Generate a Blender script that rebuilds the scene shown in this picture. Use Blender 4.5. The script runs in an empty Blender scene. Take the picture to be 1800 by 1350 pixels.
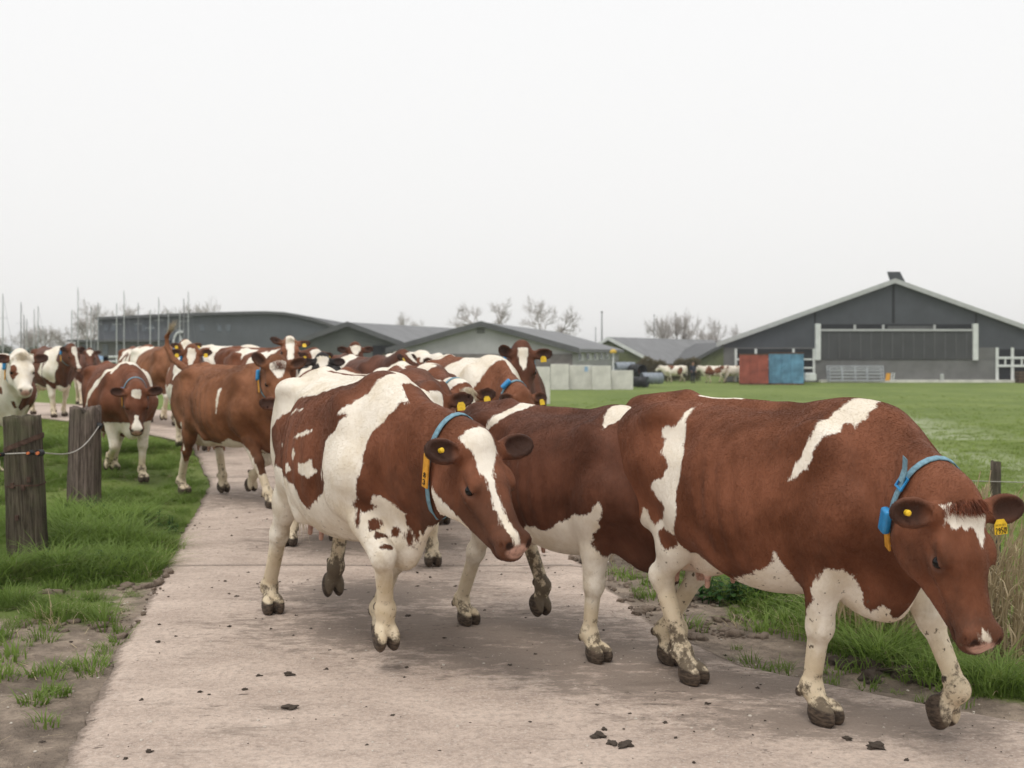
import bpy, bmesh, math, random
import numpy as np
from mathutils import Vector, Matrix, Euler
random.seed(7); np.random.seed(7)
scene = bpy.context.scene
COL = scene.collection

# ------------------------------------------------------------------ camera, sky, light, exposure
CAM_H, FPX, HOR = 1.60, 2000.0, 620.0           # eye height, focal length in photograph pixels, horizon row (of 1350)
cam_d = bpy.data.cameras.new('camera'); cam = bpy.data.objects.new('camera', cam_d); COL.objects.link(cam)
cam.location = (0, 0, CAM_H); cam.rotation_euler = (math.radians(90), 0, 0)
cam_d.lens = 40; cam_d.sensor_width = 36; cam_d.shift_y = (HOR - 675)/1800
cam_d.clip_start = .05; cam_d.clip_end = 6000
cam_d.dof.use_dof = True; cam_d.dof.focus_distance = 5.2; cam_d.dof.aperture_fstop = 3.5
scene.camera = cam
scene.render.resolution_x, scene.render.resolution_y = 1024, 768

SUN_EL, SUN_AZ = math.radians(64), math.radians(200)      # a high veiled sun behind the camera's left shoulder
world = bpy.data.worlds.new('World'); scene.world = world; world.use_nodes = True
wn = world.node_tree; wn.nodes.clear()
sky = wn.nodes.new('ShaderNodeTexSky'); sky.sky_type = 'NISHITA'; sky.sun_disc = False
sky.sun_elevation = SUN_EL; sky.sun_rotation = SUN_AZ; sky.air_density = 1.0; sky.dust_density = 5.0; sky.ozone_density = 1.0
hs_ = wn.nodes.new('ShaderNodeHueSaturation'); hs_.inputs['Saturation'].default_value = .10
cloud = wn.nodes.new('ShaderNodeMix'); cloud.data_type = 'RGBA'; cloud.inputs['Factor'].default_value = .86      # closed cloud over the blue
tcs = wn.nodes.new('ShaderNodeTexCoord'); sep_s = wn.nodes.new('ShaderNodeSeparateXYZ'); mr = wn.nodes.new('ShaderNodeMapRange')
cr = wn.nodes.new('ShaderNodeMix'); cr.data_type = 'RGBA'
cr.inputs['A'].default_value = (9.75, 9.66, 9.48, 1); cr.inputs['B'].default_value = (10.4, 10.42, 10.45, 1)
mr.inputs['From Min'].default_value = 0.0; mr.inputs['From Max'].default_value = .35
bg = wn.nodes.new('ShaderNodeBackground'); bg.inputs['Strength'].default_value = .10
wo = wn.nodes.new('ShaderNodeOutputWorld')
wn.links.new(tcs.outputs['Generated'], sep_s.inputs[0]); wn.links.new(sep_s.outputs['Z'], mr.inputs['Value']); wn.links.new(mr.outputs[0], cr.inputs['Factor'])
wn.links.new(sky.outputs[0], hs_.inputs['Color']); wn.links.new(hs_.outputs[0], cloud.inputs['A']); wn.links.new(cr.outputs['Result'], cloud.inputs['B'])
wn.links.new(cloud.outputs['Result'], bg.inputs['Color']); wn.links.new(bg.outputs[0], wo.inputs['Surface'])
sun_d = bpy.data.lights.new('sun', 'SUN'); sun_d.energy = 1.5; sun_d.angle = math.radians(24); sun_d.color = (1, .95, .88)
sun = bpy.data.objects.new('sun', sun_d); COL.objects.link(sun)
sdir = Vector((math.sin(SUN_AZ)*math.cos(SUN_EL), math.cos(SUN_AZ)*math.cos(SUN_EL), math.sin(SUN_EL)))
sun.rotation_euler = (-sdir).to_track_quat('-Z', 'Y').to_euler()
vs = scene.view_settings; vs.view_transform = 'Standard'; vs.look = 'None'; vs.gamma = 1.0; vs.exposure = 0.06; vs.use_curve_mapping = False

# ------------------------------------------------------------------ helpers
def at(u, v, d):
    """the point at depth d seen at photograph pixel (u, v)"""
    return Vector(((u - 900)/FPX*d, d, CAM_H + (HOR - v)/FPX*d))
def ground_at(u, v, z=0.0):
    d = (CAM_H - z)*FPX/(v - HOR); return at(u, v, d)
def tag(o, label=None, cat=None, group=None, kind=None):
    if label: o['label'] = label
    if cat: o['category'] = cat
    if group: o['group'] = group
    if kind: o['kind'] = kind
    return o
def empty(name, loc=(0, 0, 0), rz=0, s=1.0):
    o = bpy.data.objects.new(name, None); COL.objects.link(o); o.location = loc; o.rotation_euler = (0, 0, rz); o.scale = (s, s, s)
    o.empty_display_size = .1; return o
def mesh_obj(name, V, F, mat, parent=None, smooth=True):
    me = bpy.data.meshes.new(name)
    V = np.asarray(V, np.float32)
    if isinstance(F, np.ndarray):
        me.vertices.add(len(V)); me.vertices.foreach_set('co', V.ravel())
        k = F.shape[1]; me.loops.add(F.size); me.loops.foreach_set('vertex_index', F.ravel().astype(np.int32))
        me.polygons.add(len(F)); me.polygons.foreach_set('loop_start', np.arange(0, F.size, k, dtype=np.int32))
        try: me.polygons.foreach_set('loop_total', np.full(len(F), k, np.int32))
        except Exception: pass
        me.update(calc_edges=True); me.validate()
    else:
        me.from_pydata([tuple(v) for v in V], [], F); me.update()
    me.polygons.foreach_set('use_smooth', np.full(len(me.polygons), smooth))
    if mat: me.materials.append(mat)
    o = bpy.data.objects.new(name, me); COL.objects.link(o)
    if parent: o.parent = parent
    return o
class MB:
    """collects boxes, tubes and prisms; build() links them as one mesh object"""
    def __init__(s): s.V = []; s.F = []
    def add(s, V, F):
        n = len(s.V); s.V += [tuple(v) for v in V]; s.F += [tuple(i + n for i in f) for f in F]; return s
    def box(s, lo, hi, R=None, c=None):
        x0, y0, z0 = lo; x1, y1, z1 = hi
        V = [Vector(p) for p in ((x0,y0,z0),(x1,y0,z0),(x1,y1,z0),(x0,y1,z0),(x0,y0,z1),(x1,y0,z1),(x1,y1,z1),(x0,y1,z1))]
        if R is not None: V = [R @ v for v in V]
        if c is not None: V = [v + Vector(c) for v in V]
        return s.add(V, [(3,2,1,0),(4,5,6,7),(0,1,5,4),(1,2,6,5),(2,3,7,6),(3,0,4,7)])
    def tube(s, pts, r, n=8, cap=True):
        pts = [Vector(p) for p in pts]; rr = r if isinstance(r, (list, tuple)) else [r]*len(pts); V = []; up = Vector((.31, .17, .93))
        for i, p in enumerate(pts):
            t = (pts[min(i+1, len(pts)-1)] - pts[max(i-1, 0)]).normalized()
            a = t.cross(up); a = a.normalized() if a.length > 1e-4 else Vector((1, 0, 0)); b = t.cross(a)
            for k in range(n): g = 2*math.pi*k/n; V.append(p + (a*math.cos(g) + b*math.sin(g))*rr[i])
        F = [(i*n+k, i*n+(k+1)%n, (i+1)*n+(k+1)%n, (i+1)*n+k) for i in range(len(pts)-1) for k in range(n)]
        if cap: F += [tuple(range(n))[::-1], tuple(range((len(pts)-1)*n, len(pts)*n))]
        return s.add(V, F)
    def prism(s, poly, off):
        """polygon of 3-D points pushed along off"""
        n = len(poly); off = Vector(off); V = [Vector(p) for p in poly]; V += [v + off for v in V]
        return s.add(V, [tuple(range(n))[::-1], tuple(range(n, 2*n))] + [(i, (i+1) % n, n+(i+1) % n, n+i) for i in range(n)])
    def build(s, name, mat, parent=None, smooth=False, bevel=0):
        o = mesh_obj(name, s.V, s.F, mat, parent, smooth)
        if bevel:
            m = o.modifiers.new('bevel', 'BEVEL'); m.width = bevel; m.segments = 2; m.limit_method = 'ANGLE'
        return o

# ------------------------------------------------------------------ material helpers
class NT:
    def __init__(s, name):
        s.m = bpy.data.materials.new(name); s.m.use_nodes = True; s.t = s.m.node_tree; s.n = s.t.nodes; s.b = s.n['Principled BSDF']
        s.b.inputs['Roughness'].default_value = .8; s.b.inputs['Specular IOR Level'].default_value = .25
    def new(s, t, **kw):
        n = s.n.new(t)
        for k, v in kw.items(): setattr(n, k, v)
        return n
    def link(s, a, b): s.t.links.new(a, b)
    def coord(s, which='Object', scale=(1, 1, 1), rot=(0, 0, 0)):
        c = s.new('ShaderNodeTexCoord'); m = s.new('ShaderNodeMapping'); m.inputs['Scale'].default_value = scale; m.inputs['Rotation'].default_value = rot
        s.link(c.outputs[which], m.inputs[0]); return m.outputs[0]
    def geo(s, scale=(1, 1, 1)):
        c = s.new('ShaderNodeNewGeometry'); m = s.new('ShaderNodeMapping'); m.inputs['Scale'].default_value = scale
        s.link(c.outputs['Position'], m.inputs[0]); return m.outputs[0]
    def noise(s, vec, scale, detail=4, rough=.55, dist=0):
        n = s.new('ShaderNodeTexNoise'); n.inputs['Scale'].default_value = scale; n.inputs['Detail'].default_value = detail
        n.inputs['Roughness'].default_value = rough; n.inputs['Distortion'].default_value = dist
        if vec is not None: s.link(vec, n.inputs['Vector'])
        return n.outputs['Fac']
    def math(s, op, a, b=0.0, c=0.0, clamp=False):
        n = s.new('ShaderNodeMath', operation=op, use_clamp=clamp)
        for i, v in enumerate((a, b, c)):
            if isinstance(v, (int, float)): n.inputs[i].default_value = v
            else: s.link(v, n.inputs[i])
        return n.outputs[0]
    def ramp(s, v, a, b, smooth=True):
        n = s.new('ShaderNodeMapRange'); n.interpolation_type = 'SMOOTHSTEP' if smooth else 'LINEAR'
        n.inputs['From Min'].default_value = a; n.inputs['From Max'].default_value = b; s.link(v, n.inputs['Value']); return n.outputs[0]
    def mix(s, f, a, b):
        n = s.new('ShaderNodeMix', data_type='RGBA')
        for k, v in (('Factor', f), ('A', a), ('B', b)):
            if isinstance(v, (int, float)): n.inputs[k].default_value = v
            elif isinstance(v, tuple): n.inputs[k].default_value = v if len(v) == 4 else (*v, 1)
            else: s.link(v, n.inputs[k])
        return n.outputs['Result']
    def attr(s, name, typ='GEOMETRY'):
        n = s.new('ShaderNodeAttribute', attribute_name=name, attribute_type=typ); return n.outputs
    def bump(s, h, strength=.3, dist=.01, prev=None):
        n = s.new('ShaderNodeBump'); n.inputs['Strength'].default_value = strength; n.inputs['Distance'].default_value = dist
        s.link(h, n.inputs['Height'])
        if prev is not None: s.link(prev, n.inputs['Normal'])
        return n.outputs[0]
    def done(s, col=None, rough=None, normal=None):
        if col is not None:
            if isinstance(col, tuple): s.b.inputs['Base Color'].default_value = (*col[:3], 1)
            else: s.link(col, s.b.inputs['Base Color'])
        if rough is not None:
            if isinstance(rough, (int, float)): s.b.inputs['Roughness'].default_value = rough
            else: s.link(rough, s.b.inputs['Roughness'])
        if normal is not None: s.link(normal, s.b.inputs['Normal'])
        return s.m
def plain(name, col, rough=.7, var=.15, scale=6, spec=.25, metal=0, bump=0):
    """a colour with a little mottling and wear"""
    t = NT(name); v = t.coord(); n = t.noise(v, scale, 6, .6)
    dk = tuple(c*(1 - var) for c in col); lt = tuple(min(1, c*(1 + var)) for c in col)
    t.b.inputs['Specular IOR Level'].default_value = spec; t.b.inputs['Metallic'].default_value = metal
    nm = t.bump(t.noise(v, scale*6, 4), bump, .01) if bump else None
    return t.done(t.mix(t.ramp(n, .3, .7), dk, lt), rough, nm)
# ------------------------------------------------------------------ the lie of the land
def sst(a, b, x): t = np.clip((np.asarray(x, float) - a)/(b - a), 0, 1); return t*t*(3 - 2*t)
_ly = [-12, 3.5, 4.44, 6.04, 8.42, 11, 13.9, 18.8, 22, 25, 29, 33, 45, 80]
_lx = [-2.3, -1.55, -1.76, -2.11, -2.57, -3.1, -3.68, -5.3, -7.7, -10.6, -15.5, -21, -40, -95]
_ry = [-12, 3.0, 4.2, 4.7, 4.96, 5.2, 5.87, 6.74, 8.77, 11.4, 14, 17, 20, 24, 28, 32, 37, 45, 80]
_rx = [14, 7.0, 3.8, 2.75, 2.23, 1.92, 1.17, .84, .53, .34, .1, -.6, -1.8, -4.6, -8.6, -13, -19, -32, -85]
def road_l(y): return np.interp(y, _ly, _lx)
def road_r(y): return np.interp(y, _ry, _rx)
def vnoise(x, y, s, seed=0):
    """smooth value noise"""
    x = np.asarray(x, float)*s + seed*17.3; y = np.asarray(y, float)*s + seed*9.1
    xi, yi = np.floor(x).astype(int), np.floor(y).astype(int); fx, fy = x - xi, y - yi; fx = fx*fx*(3 - 2*fx); fy = fy*fy*(3 - 2*fy)
    h = lambda a, b: (np.sin(a*127.1 + b*311.7 + seed*3.7)*43758.5453) % 1.0
    return (h(xi, yi)*(1-fx) + h(xi+1, yi)*fx)*(1-fy) + (h(xi, yi+1)*(1-fx) + h(xi+1, yi+1)*fx)*fy
def fbm(x, y, s, seed=0, o=4): return sum(vnoise(x, y, s*2**i, seed+i)/2**(i+1) for i in range(o))*(1/(1-.5**o))
def road_z(y): return .20*sst(13, 24, y)
FIELD_Z = -1.0
def land_z(x, y):
    """height of the soil beside and under the track"""
    x = np.asarray(x, float); y = np.asarray(y, float)
    z = road_z(y) - .035
    dr = x - road_r(np.clip(y, 4.6, 40)); d2 = np.where(y > 40, 4.0, dr)
    fall = sst(.9, 3.4, np.minimum(dr, d2 + 0*dr)) if False else sst(.9, 3.4, dr)
    z = z*(1 - fall) + FIELD_Z*fall
    z = z - .30*np.exp(-((dr - 2.75)/.45)**2)*(y < 60)                     # ditch
    dl = road_l(y) - x
    near = np.exp(-((y - 6)/14)**2)
    z = z + (.05*fbm(x, y, .7, 3) - .025 + .03*sst(.0, 1.6, dl)*(dl > 0))*near*sst(.02, .35, np.maximum(dr, dl))
    z = z + .060*(fbm(x, y, 4.0, 8) - .5)*near*sst(.0, .25, np.maximum(dr, dl))
    z = z - .035*np.exp(-((fbm(x*.5, y*1.6, 2.2, 15) - .5)/.035)**2)*near*sst(.1, .4, dl)*sst(8.5, 6.5, y)     # hoof-poached ruts
    return z
def lz(x, y): return float(land_z(x, y))
def inside_road(x, y, m=0.0): return (x > road_l(y) - m) & (x < road_r(y) + m)

def dirt_amount(x, y):
    """bare soil: along the track and in the trodden corner by the camera"""
    dl = road_l(y) - x; dr = x - road_r(y); n = fbm(x, y, 1.1, 21)
    left = np.maximum(sst(.55, .05, dl + (n - .5)*.6 + .45*sst(7.2, 8.6, y)), sst(8.4, 6.6, y + (n - .5)*3.0 + .25*dl))*(dl > -.2)
    right = sst(1.05, .35, dr + (n - .5)*.9)*(dr > -.2)
    return np.clip(np.where(dl > dr, left, right), 0, 1)

def ground_material():
    t = NT('soil_and_turf'); v = t.geo(); d = t.attr('dirt')[2]; st = t.attr('streak')[2]
    n0 = t.noise(v, 1.3, 6, .6); n1 = t.noise(v, 9, 7, .65); n2 = t.noise(v, 45, 5, .6)
    soil = t.mix(t.ramp(n1, .3, .72), (.20, .158, .124), (.43, .345, .27))
    soil = t.mix(t.ramp(n0, .45, .7), soil, (.145, .114, .090))
    soil = t.mix(t.math('MULTIPLY', t.ramp(n2, .62, .72), .6), soil, (.42, .36, .30))
    far = t.geo(); g1 = t.noise(far, .22, 5, .6); g2 = t.noise(t.geo((1, .35, 1)), 2.1, 6, .65)
    turf = t.mix(t.ramp(g1, .35, .68), (.130, .180, .040), (.190, .240, .062))
    turf = t.mix(t.math('MULTIPLY', t.ramp(g2, .38, .7), .55), turf, (.105, .150, .034))
    turf = t.mix(t.math('MULTIPLY', t.ramp(t.noise(v, 14, 5, .7), .5, .8), .35), turf, (.24, .25, .10))
    turf = t.mix(t.math('MULTIPLY', st, .8), turf, (.38, .41, .28))
    f = t.ramp(t.math('ADD', d, t.math('MULTIPLY', t.math('SUBTRACT', n1, .5), 1.1)), .30, .75)
    nm = t.bump(n1, .9, .07); nm = t.bump(n2, .9, .02, nm)
    return t.done(t.mix(f, turf, soil), .95, nm)
def build_ground():
    def axis(knots):
        out = []
        for a, b, st in knots: out += list(np.arange(a, b, st))
        return np.array(out + [knots[-1][1]])
    xs = axis([(-2500, -200, 230), (-200, -40, 16), (-40, -12, 1.6), (-12, -6, .35), (-6, 6, .075), (6, 12, .35), (12, 40, 1.6), (40, 200, 16), (200, 2500, 230)])
    ys = axis([(-60, 2, 6), (2, 4, .4), (4, 11, .075), (11, 18, .16), (18, 40, .6), (40, 130, 3), (130, 500, 30), (500, 4000, 350)])
    X, Y = np.meshgrid(xs, ys, indexing='ij'); Z = land_z(X, Y); Z[inside_road(X, Y, -.12)] -= .05
    n, m = X.shape; V = np.stack([X.ravel(), Y.ravel(), Z.ravel()], 1)
    i = (np.arange(n-1)[:, None]*m + np.arange(m-1)[None, :]).ravel()
    F = np.stack([i, i + m, i + m + 1, i + 1], 1)
    o = mesh_obj('ground', V, F, ground_material()); tag(o, kind='structure')
    a = o.data.attributes.new('dirt', 'FLOAT', 'POINT'); dv = dirt_amount(V[:, 0], V[:, 1])*(V[:, 1] < 60); a.data.foreach_set('value', dv.astype(np.float32))
    # pale dried slurry lines on the field
    s = np.zeros(len(V))
    for (x0, y0, x1, y1, w) in ((10.8, 27.0, 11.3, 43, .9), (14.5, 34, 14.3, 60, 1.2), (10.6, 20, 10.9, 27, .8)):
        t = np.clip((V[:, 1] - y0)/(y1 - y0), 0, 1); s = np.maximum(s, np.exp(-((V[:, 0] - x0 - (x1 - x0)*t - .7*np.sin(V[:, 1]*.31))/w)**2)*((V[:, 1] > y0) & (V[:, 1] < y1)))
    a = o.data.attributes.new('streak', 'FLOAT', 'POINT'); a.data.foreach_set('value', s.astype(np.float32))
    return o
def road_material():
    t = NT('worn_concrete'); v = t.geo(); g = t.geo((.7, 1.2, 1)); st = t.geo((.62, 1.5, 1))
    n0 = t.noise(v, .55, 5, .6); n1 = t.noise(g, 2.6, 6, .62); n2 = t.noise(v, 26, 6, .7); n3 = t.noise(v, 130, 3, .6)
    col = t.mix(t.ramp(n1, .3, .72), (.43, .338, .280), (.60, .486, .408))
    col = t.mix(t.math('MULTIPLY', t.ramp(n2, .38, .72), .6), col, (.25, .200, .168))
    col = t.mix(t.math('MULTIPLY', t.ramp(t.noise(v, 62, 5, .7), .46, .70), .55), col, (.66, .57, .50))
    mz = t.attr('mudzone')[2]
    col = t.mix(t.math('MULTIPLY', t.ramp(t.math('ADD', mz, t.math('MULTIPLY', t.math('SUBTRACT', t.noise(t.geo((.7, 1.3, 1)), 9, 9, .78), .5), 2.6)), .36, .82), .74), col, t.mix(n2, (.115, .092, .075), (.25, .200, .165)))
    # trodden-in mud: long smears that follow the herd
    sm = t.math('ADD', t.noise(st, 3.4, 8, .7, .6), t.math('MULTIPLY', t.math('SUBTRACT', n0, .5), .75))
    f1 = t.math('MULTIPLY', t.ramp(sm, .56, .72), .62)
    col = t.mix(f1, col, t.mix(n2, (.12, .094, .075), (.24, .19, .155)))
    sm2 = t.noise(t.geo((1.0, 2.2, 1)), 8.5, 7, .72)
    f2 = t.math('MULTIPLY', t.ramp(t.math('ADD', sm2, t.math('MULTIPLY', t.math('SUBTRACT', n0, .5), .35)), .60, .69), .75)
    col = t.mix(f2, col, (.075, .058, .046))
    # exposed pebbles
    vo = t.new('ShaderNodeTexVoronoi'); vo.inputs['Scale'].default_value = 36; t.link(v, vo.inputs['Vector'])
    peb = t.math('MULTIPLY', t.math('SUBTRACT', 1.0, t.ramp(vo.outputs['Distance'], .12, .26)), t.ramp(t.noise(v, 7, 3), .50, .62))
    hue = t.new('ShaderNodeSeparateColor'); t.link(vo.outputs['Color'], hue.inputs[0])
    pc = t.mix(hue.outputs[0], (.20, .15, .12), (.60, .54, .47))
    col = t.mix(t.math('MULTIPLY', peb, .75), col, pc)
    col = t.mix(t.math('MULTIPLY', t.ramp(n3, .55, .75), .30), col, (.20, .165, .14))
    ed = t.attr('edge')[2]
    col = t.mix(t.math('MULTIPLY', t.ramp(t.math('ADD', ed, t.math('MULTIPLY', t.math('SUBTRACT', n2, .5), .8)), .45, .75), .55), col, (.17, .135, .105))
    nm = t.bump(n2, .7, .014); nm = t.bump(n3, .6, .005, nm); nm = t.bump(sm, .5, .03, nm)
    return t.done(col, .93, nm)
def build_road():
    """the track: cast concrete slabs with soil in the joints"""
    root = empty('road'); tag(root, kind='structure'); mat = road_material()
    joints = [-12, 3.0, 8.55, 14.5, 21, 30, 44, 80]
    for k in range(len(joints) - 1):
        a, b = joints[k] + (.005 if k else 0), joints[k+1] - .005
        st = .09 if b < 15 else .25 if b < 31 else .8
        ys = np.linspace(a, b, max(6, int((b - a)/st))); nt = 56 if b < 15 else 30
        T = np.linspace(0, 1, nt); Y, TT = np.meshgrid(ys, T, indexing='ij')
        L, R_ = road_l(Y) + .05*(fbm(Y, Y*0 + 3, 2.2, 5) - .5) + .03*(vnoise(Y, Y*0, 11, 2) - .5), road_r(Y) + .12*(fbm(Y, Y*0 + 9, 1.4, 6) - .5)
        X = L + (R_ - L)*TT; J = .10*(X*.35)*0
        Z = road_z(Y) + .012*(fbm(X, Y, 1.2, 31) - .5) + .006*(fbm(X, Y, 6, 33) - .5) - .018*np.exp(-np.minimum(X - L, R_ - X)/.06)
        n, m = X.shape; V = np.stack([X.ravel(), Y.ravel(), Z.ravel()], 1)
        i = (np.arange(n-1)[:, None]*m + np.arange(m-1)[None, :]).ravel(); F = np.stack([i, i + 1, i + m + 1, i + m], 1)[:, ::-1]
        # skirts down to the soil
        rim = np.concatenate([np.arange(m), np.arange(1, n)*m + m - 1, (n-1)*m + np.arange(m-2, -1, -1), np.arange(n-2, 0, -1)*m]); q = len(V)
        W = V[rim].copy(); W[:, 2] -= .12; V2 = np.concatenate([V, W]); k2 = len(rim)
        S = np.stack([rim, q + np.arange(k2), q + (np.arange(k2) + 1) % k2, np.roll(rim, -1)], 1)
        o = mesh_obj('concrete_slab', V2, np.concatenate([F, S]), mat, root)
        e = np.minimum(X - L, R_ - X).ravel(); e = .75*np.exp(-e/.10); je = np.exp(-np.minimum(Y - a, b - Y).ravel()/.02)*.4
        bl = np.zeros(X.size)
        for (cx, cy, rx_, ry_) in ((-.35, 6.6, 1.5, .75), (.3, 6.0, 1.3, .55), (-.9, 7.6, 1.0, .6), (1.5, 4.95, 1.0, .35), (-1.1, 9.6, 1.4, .7), (.9, 5.5, 1.1, .35), (-2.0, 12.5, 2.0, 1.2)): bl = np.maximum(bl, np.exp(-((X.ravel() - cx)/rx_)**2 - ((Y.ravel() - cy)/ry_)**2))
        at_ = o.data.attributes.new('mudzone', 'FLOAT', 'POINT'); at_.data.foreach_set('value', np.concatenate([bl, np.zeros(k2)]).astype(np.float32))
        at_ = o.data.attributes.new('edge', 'FLOAT', 'POINT'); at_.data.foreach_set('value', np.concatenate([np.maximum(e, je), np.ones(k2)]).astype(np.float32))
    return root
build_ground(); build_road()
# ------------------------------------------------------------------ cattle
# A cow's body is one implicit surface (blended bones, muscles, barrel) turned into one continuous mesh.
def spline(xs, ys):
    xs = np.asarray(xs, float); ys = np.asarray(ys, float)
    m = np.gradient(ys, xs)
    def f(x):
        x = np.clip(x, xs[0], xs[-1])
        i = np.clip(np.searchsorted(xs, x) - 1, 0, len(xs) - 2)
        h = xs[i + 1] - xs[i]; t = (x - xs[i]) / h
        return ((2*t**3 - 3*t**2 + 1)*ys[i] + (t**3 - 2*t**2 + t)*h*m[i] + (-2*t**3 + 3*t**2)*ys[i+1] + (t**3 - t**2)*h*m[i+1])
    return f

#            pin    rump   hook   loin   flank  mid    girth  elbow  shoul  breast neck
XS = 1.08          # length of the trunk against its height
TX = [XS*v for v in (-.84, -.70, -.50, -.32, -.12, .08, .26, .42, .56, .70, .84)]
T_TOP = spline(TX, [1.30, 1.365, 1.40, 1.395, 1.375, 1.37, 1.375, 1.385, 1.375, 1.30, 1.18])
T_BOT0 = spline(TX, [1.02, .88, .78, .68, .595, .565, .575, .60, .63, .69, .82])
T_W = spline(TX, [.11, .19, .24, .285, .355, .385, .355, .30, .255, .20, .13])
T_C = spline(TX, [1.18, 1.17, 1.14, 1.06, .97, .92, .92, .94, .97, 1.0, 1.02])

def V3(*a): return np.array(a, float)
def nrm(v): v = np.asarray(v, float); return v / (np.linalg.norm(v) + 1e-12)

class Field:
    """signed distance samples on a regular grid, blended primitive by primitive"""
    def __init__(s, lo, hi, h):
        s.h = h; s.lo = np.asarray(lo, float); s.xs = 1.0
        n = np.ceil((np.asarray(hi) - s.lo) / h).astype(int) + 1
        s.ax = [(s.lo[i] + h*np.arange(n[i])).astype(np.float32) for i in range(3)]
        s.D = np.full(n, 0.3, np.float32)
    def box(s, lo, hi):
        sl = []
        for i in range(3):
            a = int(max(0, math.floor((lo[i] - s.lo[i]) / s.h))); b = int(min(len(s.ax[i]), math.ceil((hi[i] - s.lo[i]) / s.h) + 1))
            if b <= a: return None, None
            sl.append(slice(a, b))
        X = s.ax[0][sl[0]][:, None, None]; Y = s.ax[1][sl[1]][None, :, None]; Z = s.ax[2][sl[2]][None, None, :]
        return tuple(sl), (X, Y, Z)
    def put(s, fn, lo, hi, k, sub=False):
        lo = np.asarray(lo) - (k + .02); hi = np.asarray(hi) + (k + .02)
        sl, P = s.box(lo, hi)
        if sl is None: return
        d = fn(P).astype(np.float32); a = s.D[sl]
        k = max(k, 1e-4)
        if not sub:
            hh = np.maximum(k - np.abs(a - d), 0) / k
            s.D[sl] = np.minimum(a, d) - hh*hh*k*.25
        else:
            hh = np.maximum(k - np.abs(a + d), 0) / k
            s.D[sl] = np.maximum(a, -d) + hh*hh*k*.25
    def cone(s, a, b, r1, r2, k=.03, flat=None, sub=False):
        a = np.asarray(a, float)*(s.xs, 1, 1); b = np.asarray(b, float)*(s.xs, 1, 1); ba = b - a; L2 = float(ba @ ba) + 1e-12
        def fn(P):
            q = [P[i] - a[i] for i in range(3)]
            t = np.clip((q[0]*ba[0] + q[1]*ba[1] + q[2]*ba[2]) / L2, 0, 1)
            q = [q[i] - t*ba[i] for i in range(3)]
            if flat is not None:
                n, sc = flat; m = (q[0]*n[0] + q[1]*n[1] + q[2]*n[2]) * (1/sc - 1)
                q = [q[i] + m*n[i] for i in range(3)]
            return (np.sqrt(q[0]**2 + q[1]**2 + q[2]**2) - (r1 + (r2 - r1)*t)) * (1 if flat is None or flat[1] >= 1 else (.5 + .5*flat[1]))
        r = max(r1, r2) * (1 if flat is None else max(1, flat[1]))
        s.put(fn, np.minimum(a, b) - r, np.maximum(a, b) + r, k, sub)
    def ell(s, c, r, k=.04, R=None, sub=False, cut=None):
        c = np.asarray(c, float)*(s.xs, 1, 1); r = np.asarray(r, float)*((1 + s.xs)/2, 1, 1); R = np.eye(3) if R is None else R
        def fn(P):
            q = [P[i] - c[i] for i in range(3)]
            l = [(q[0]*R[0][j] + q[1]*R[1][j] + q[2]*R[2][j]) / r[j] for j in range(3)]
            k0 = np.sqrt(l[0]**2 + l[1]**2 + l[2]**2) + 1e-6
            k1 = np.sqrt((l[0]/r[0])**2 + (l[1]/r[1])**2 + (l[2]/r[2])**2) + 1e-6
            d = k0*(k0 - 1)/k1
            if cut is not None:
                n, o = cut; d = np.maximum(d, q[0]*n[0] + q[1]*n[1] + q[2]*n[2] - o)
            return d
        e = np.sqrt(((np.abs(R)*r[None, :])**2).sum(1))
        s.put(fn, c - e, c + e, k, sub)
    def mesh(s):
        """naive surface nets"""
        D = s.D; n = D.shape; neg = D < 0
        cnt = np.zeros((n[0]-1, n[1]-1, n[2]-1), np.int8)
        for i in (0, 1):
            for j in (0, 1):
                for k in (0, 1): cnt += neg[i:n[0]-1+i, j:n[1]-1+j, k:n[2]-1+k]
        act = (cnt > 0) & (cnt < 8)
        I, J, K = np.nonzero(act)
        idx = np.full(act.shape, -1, np.int32); idx[I, J, K] = np.arange(len(I))
        acc = np.zeros((len(I), 3)); c = np.zeros(len(I))
        corner = {(i, j, k): D[I+i, J+j, K+k].astype(float) for i in (0, 1) for j in (0, 1) for k in (0, 1)}
        for a in corner:
            for ax in range(3):
                if a[ax]: continue
                b = list(a); b[ax] = 1; b = tuple(b)
                da, db = corner[a], corner[b]; m = (da < 0) != (db < 0)
                t = np.where(m, da/np.where(m, da - db, 1), 0)
                p = np.tile(np.array(a, float), (len(I), 1)); p[:, ax] += t
                acc += p*m[:, None]; c += m
        V = s.lo + (np.stack([I, J, K], 1) + acc/c[:, None])*s.h
        F = []
        e = neg[:-1, 1:-1, 1:-1] != neg[1:, 1:-1, 1:-1]
        i, j, k = np.nonzero(e); j += 1; k += 1; fl = neg[i, j, k]
        F.append((np.stack([idx[i, j-1, k-1], idx[i, j, k-1], idx[i, j, k], idx[i, j-1, k]], 1), fl))
        e = neg[1:-1, :-1, 1:-1] != neg[1:-1, 1:, 1:-1]
        i, j, k = np.nonzero(e); i += 1; k += 1; fl = neg[i, j, k]
        F.append((np.stack([idx[i-1, j, k-1], idx[i-1, j, k], idx[i, j, k], idx[i, j, k-1]], 1), fl))
        e = neg[1:-1, 1:-1, :-1] != neg[1:-1, 1:-1, 1:]
        i, j, k = np.nonzero(e); i += 1; j += 1; fl = neg[i, j, k]
        F.append((np.stack([idx[i-1, j-1, k], idx[i, j-1, k], idx[i, j, k], idx[i-1, j, k]], 1), fl))
        Q = np.concatenate([np.where(f[1][:, None], f[0], f[0][:, ::-1]) for f in F])
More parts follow.
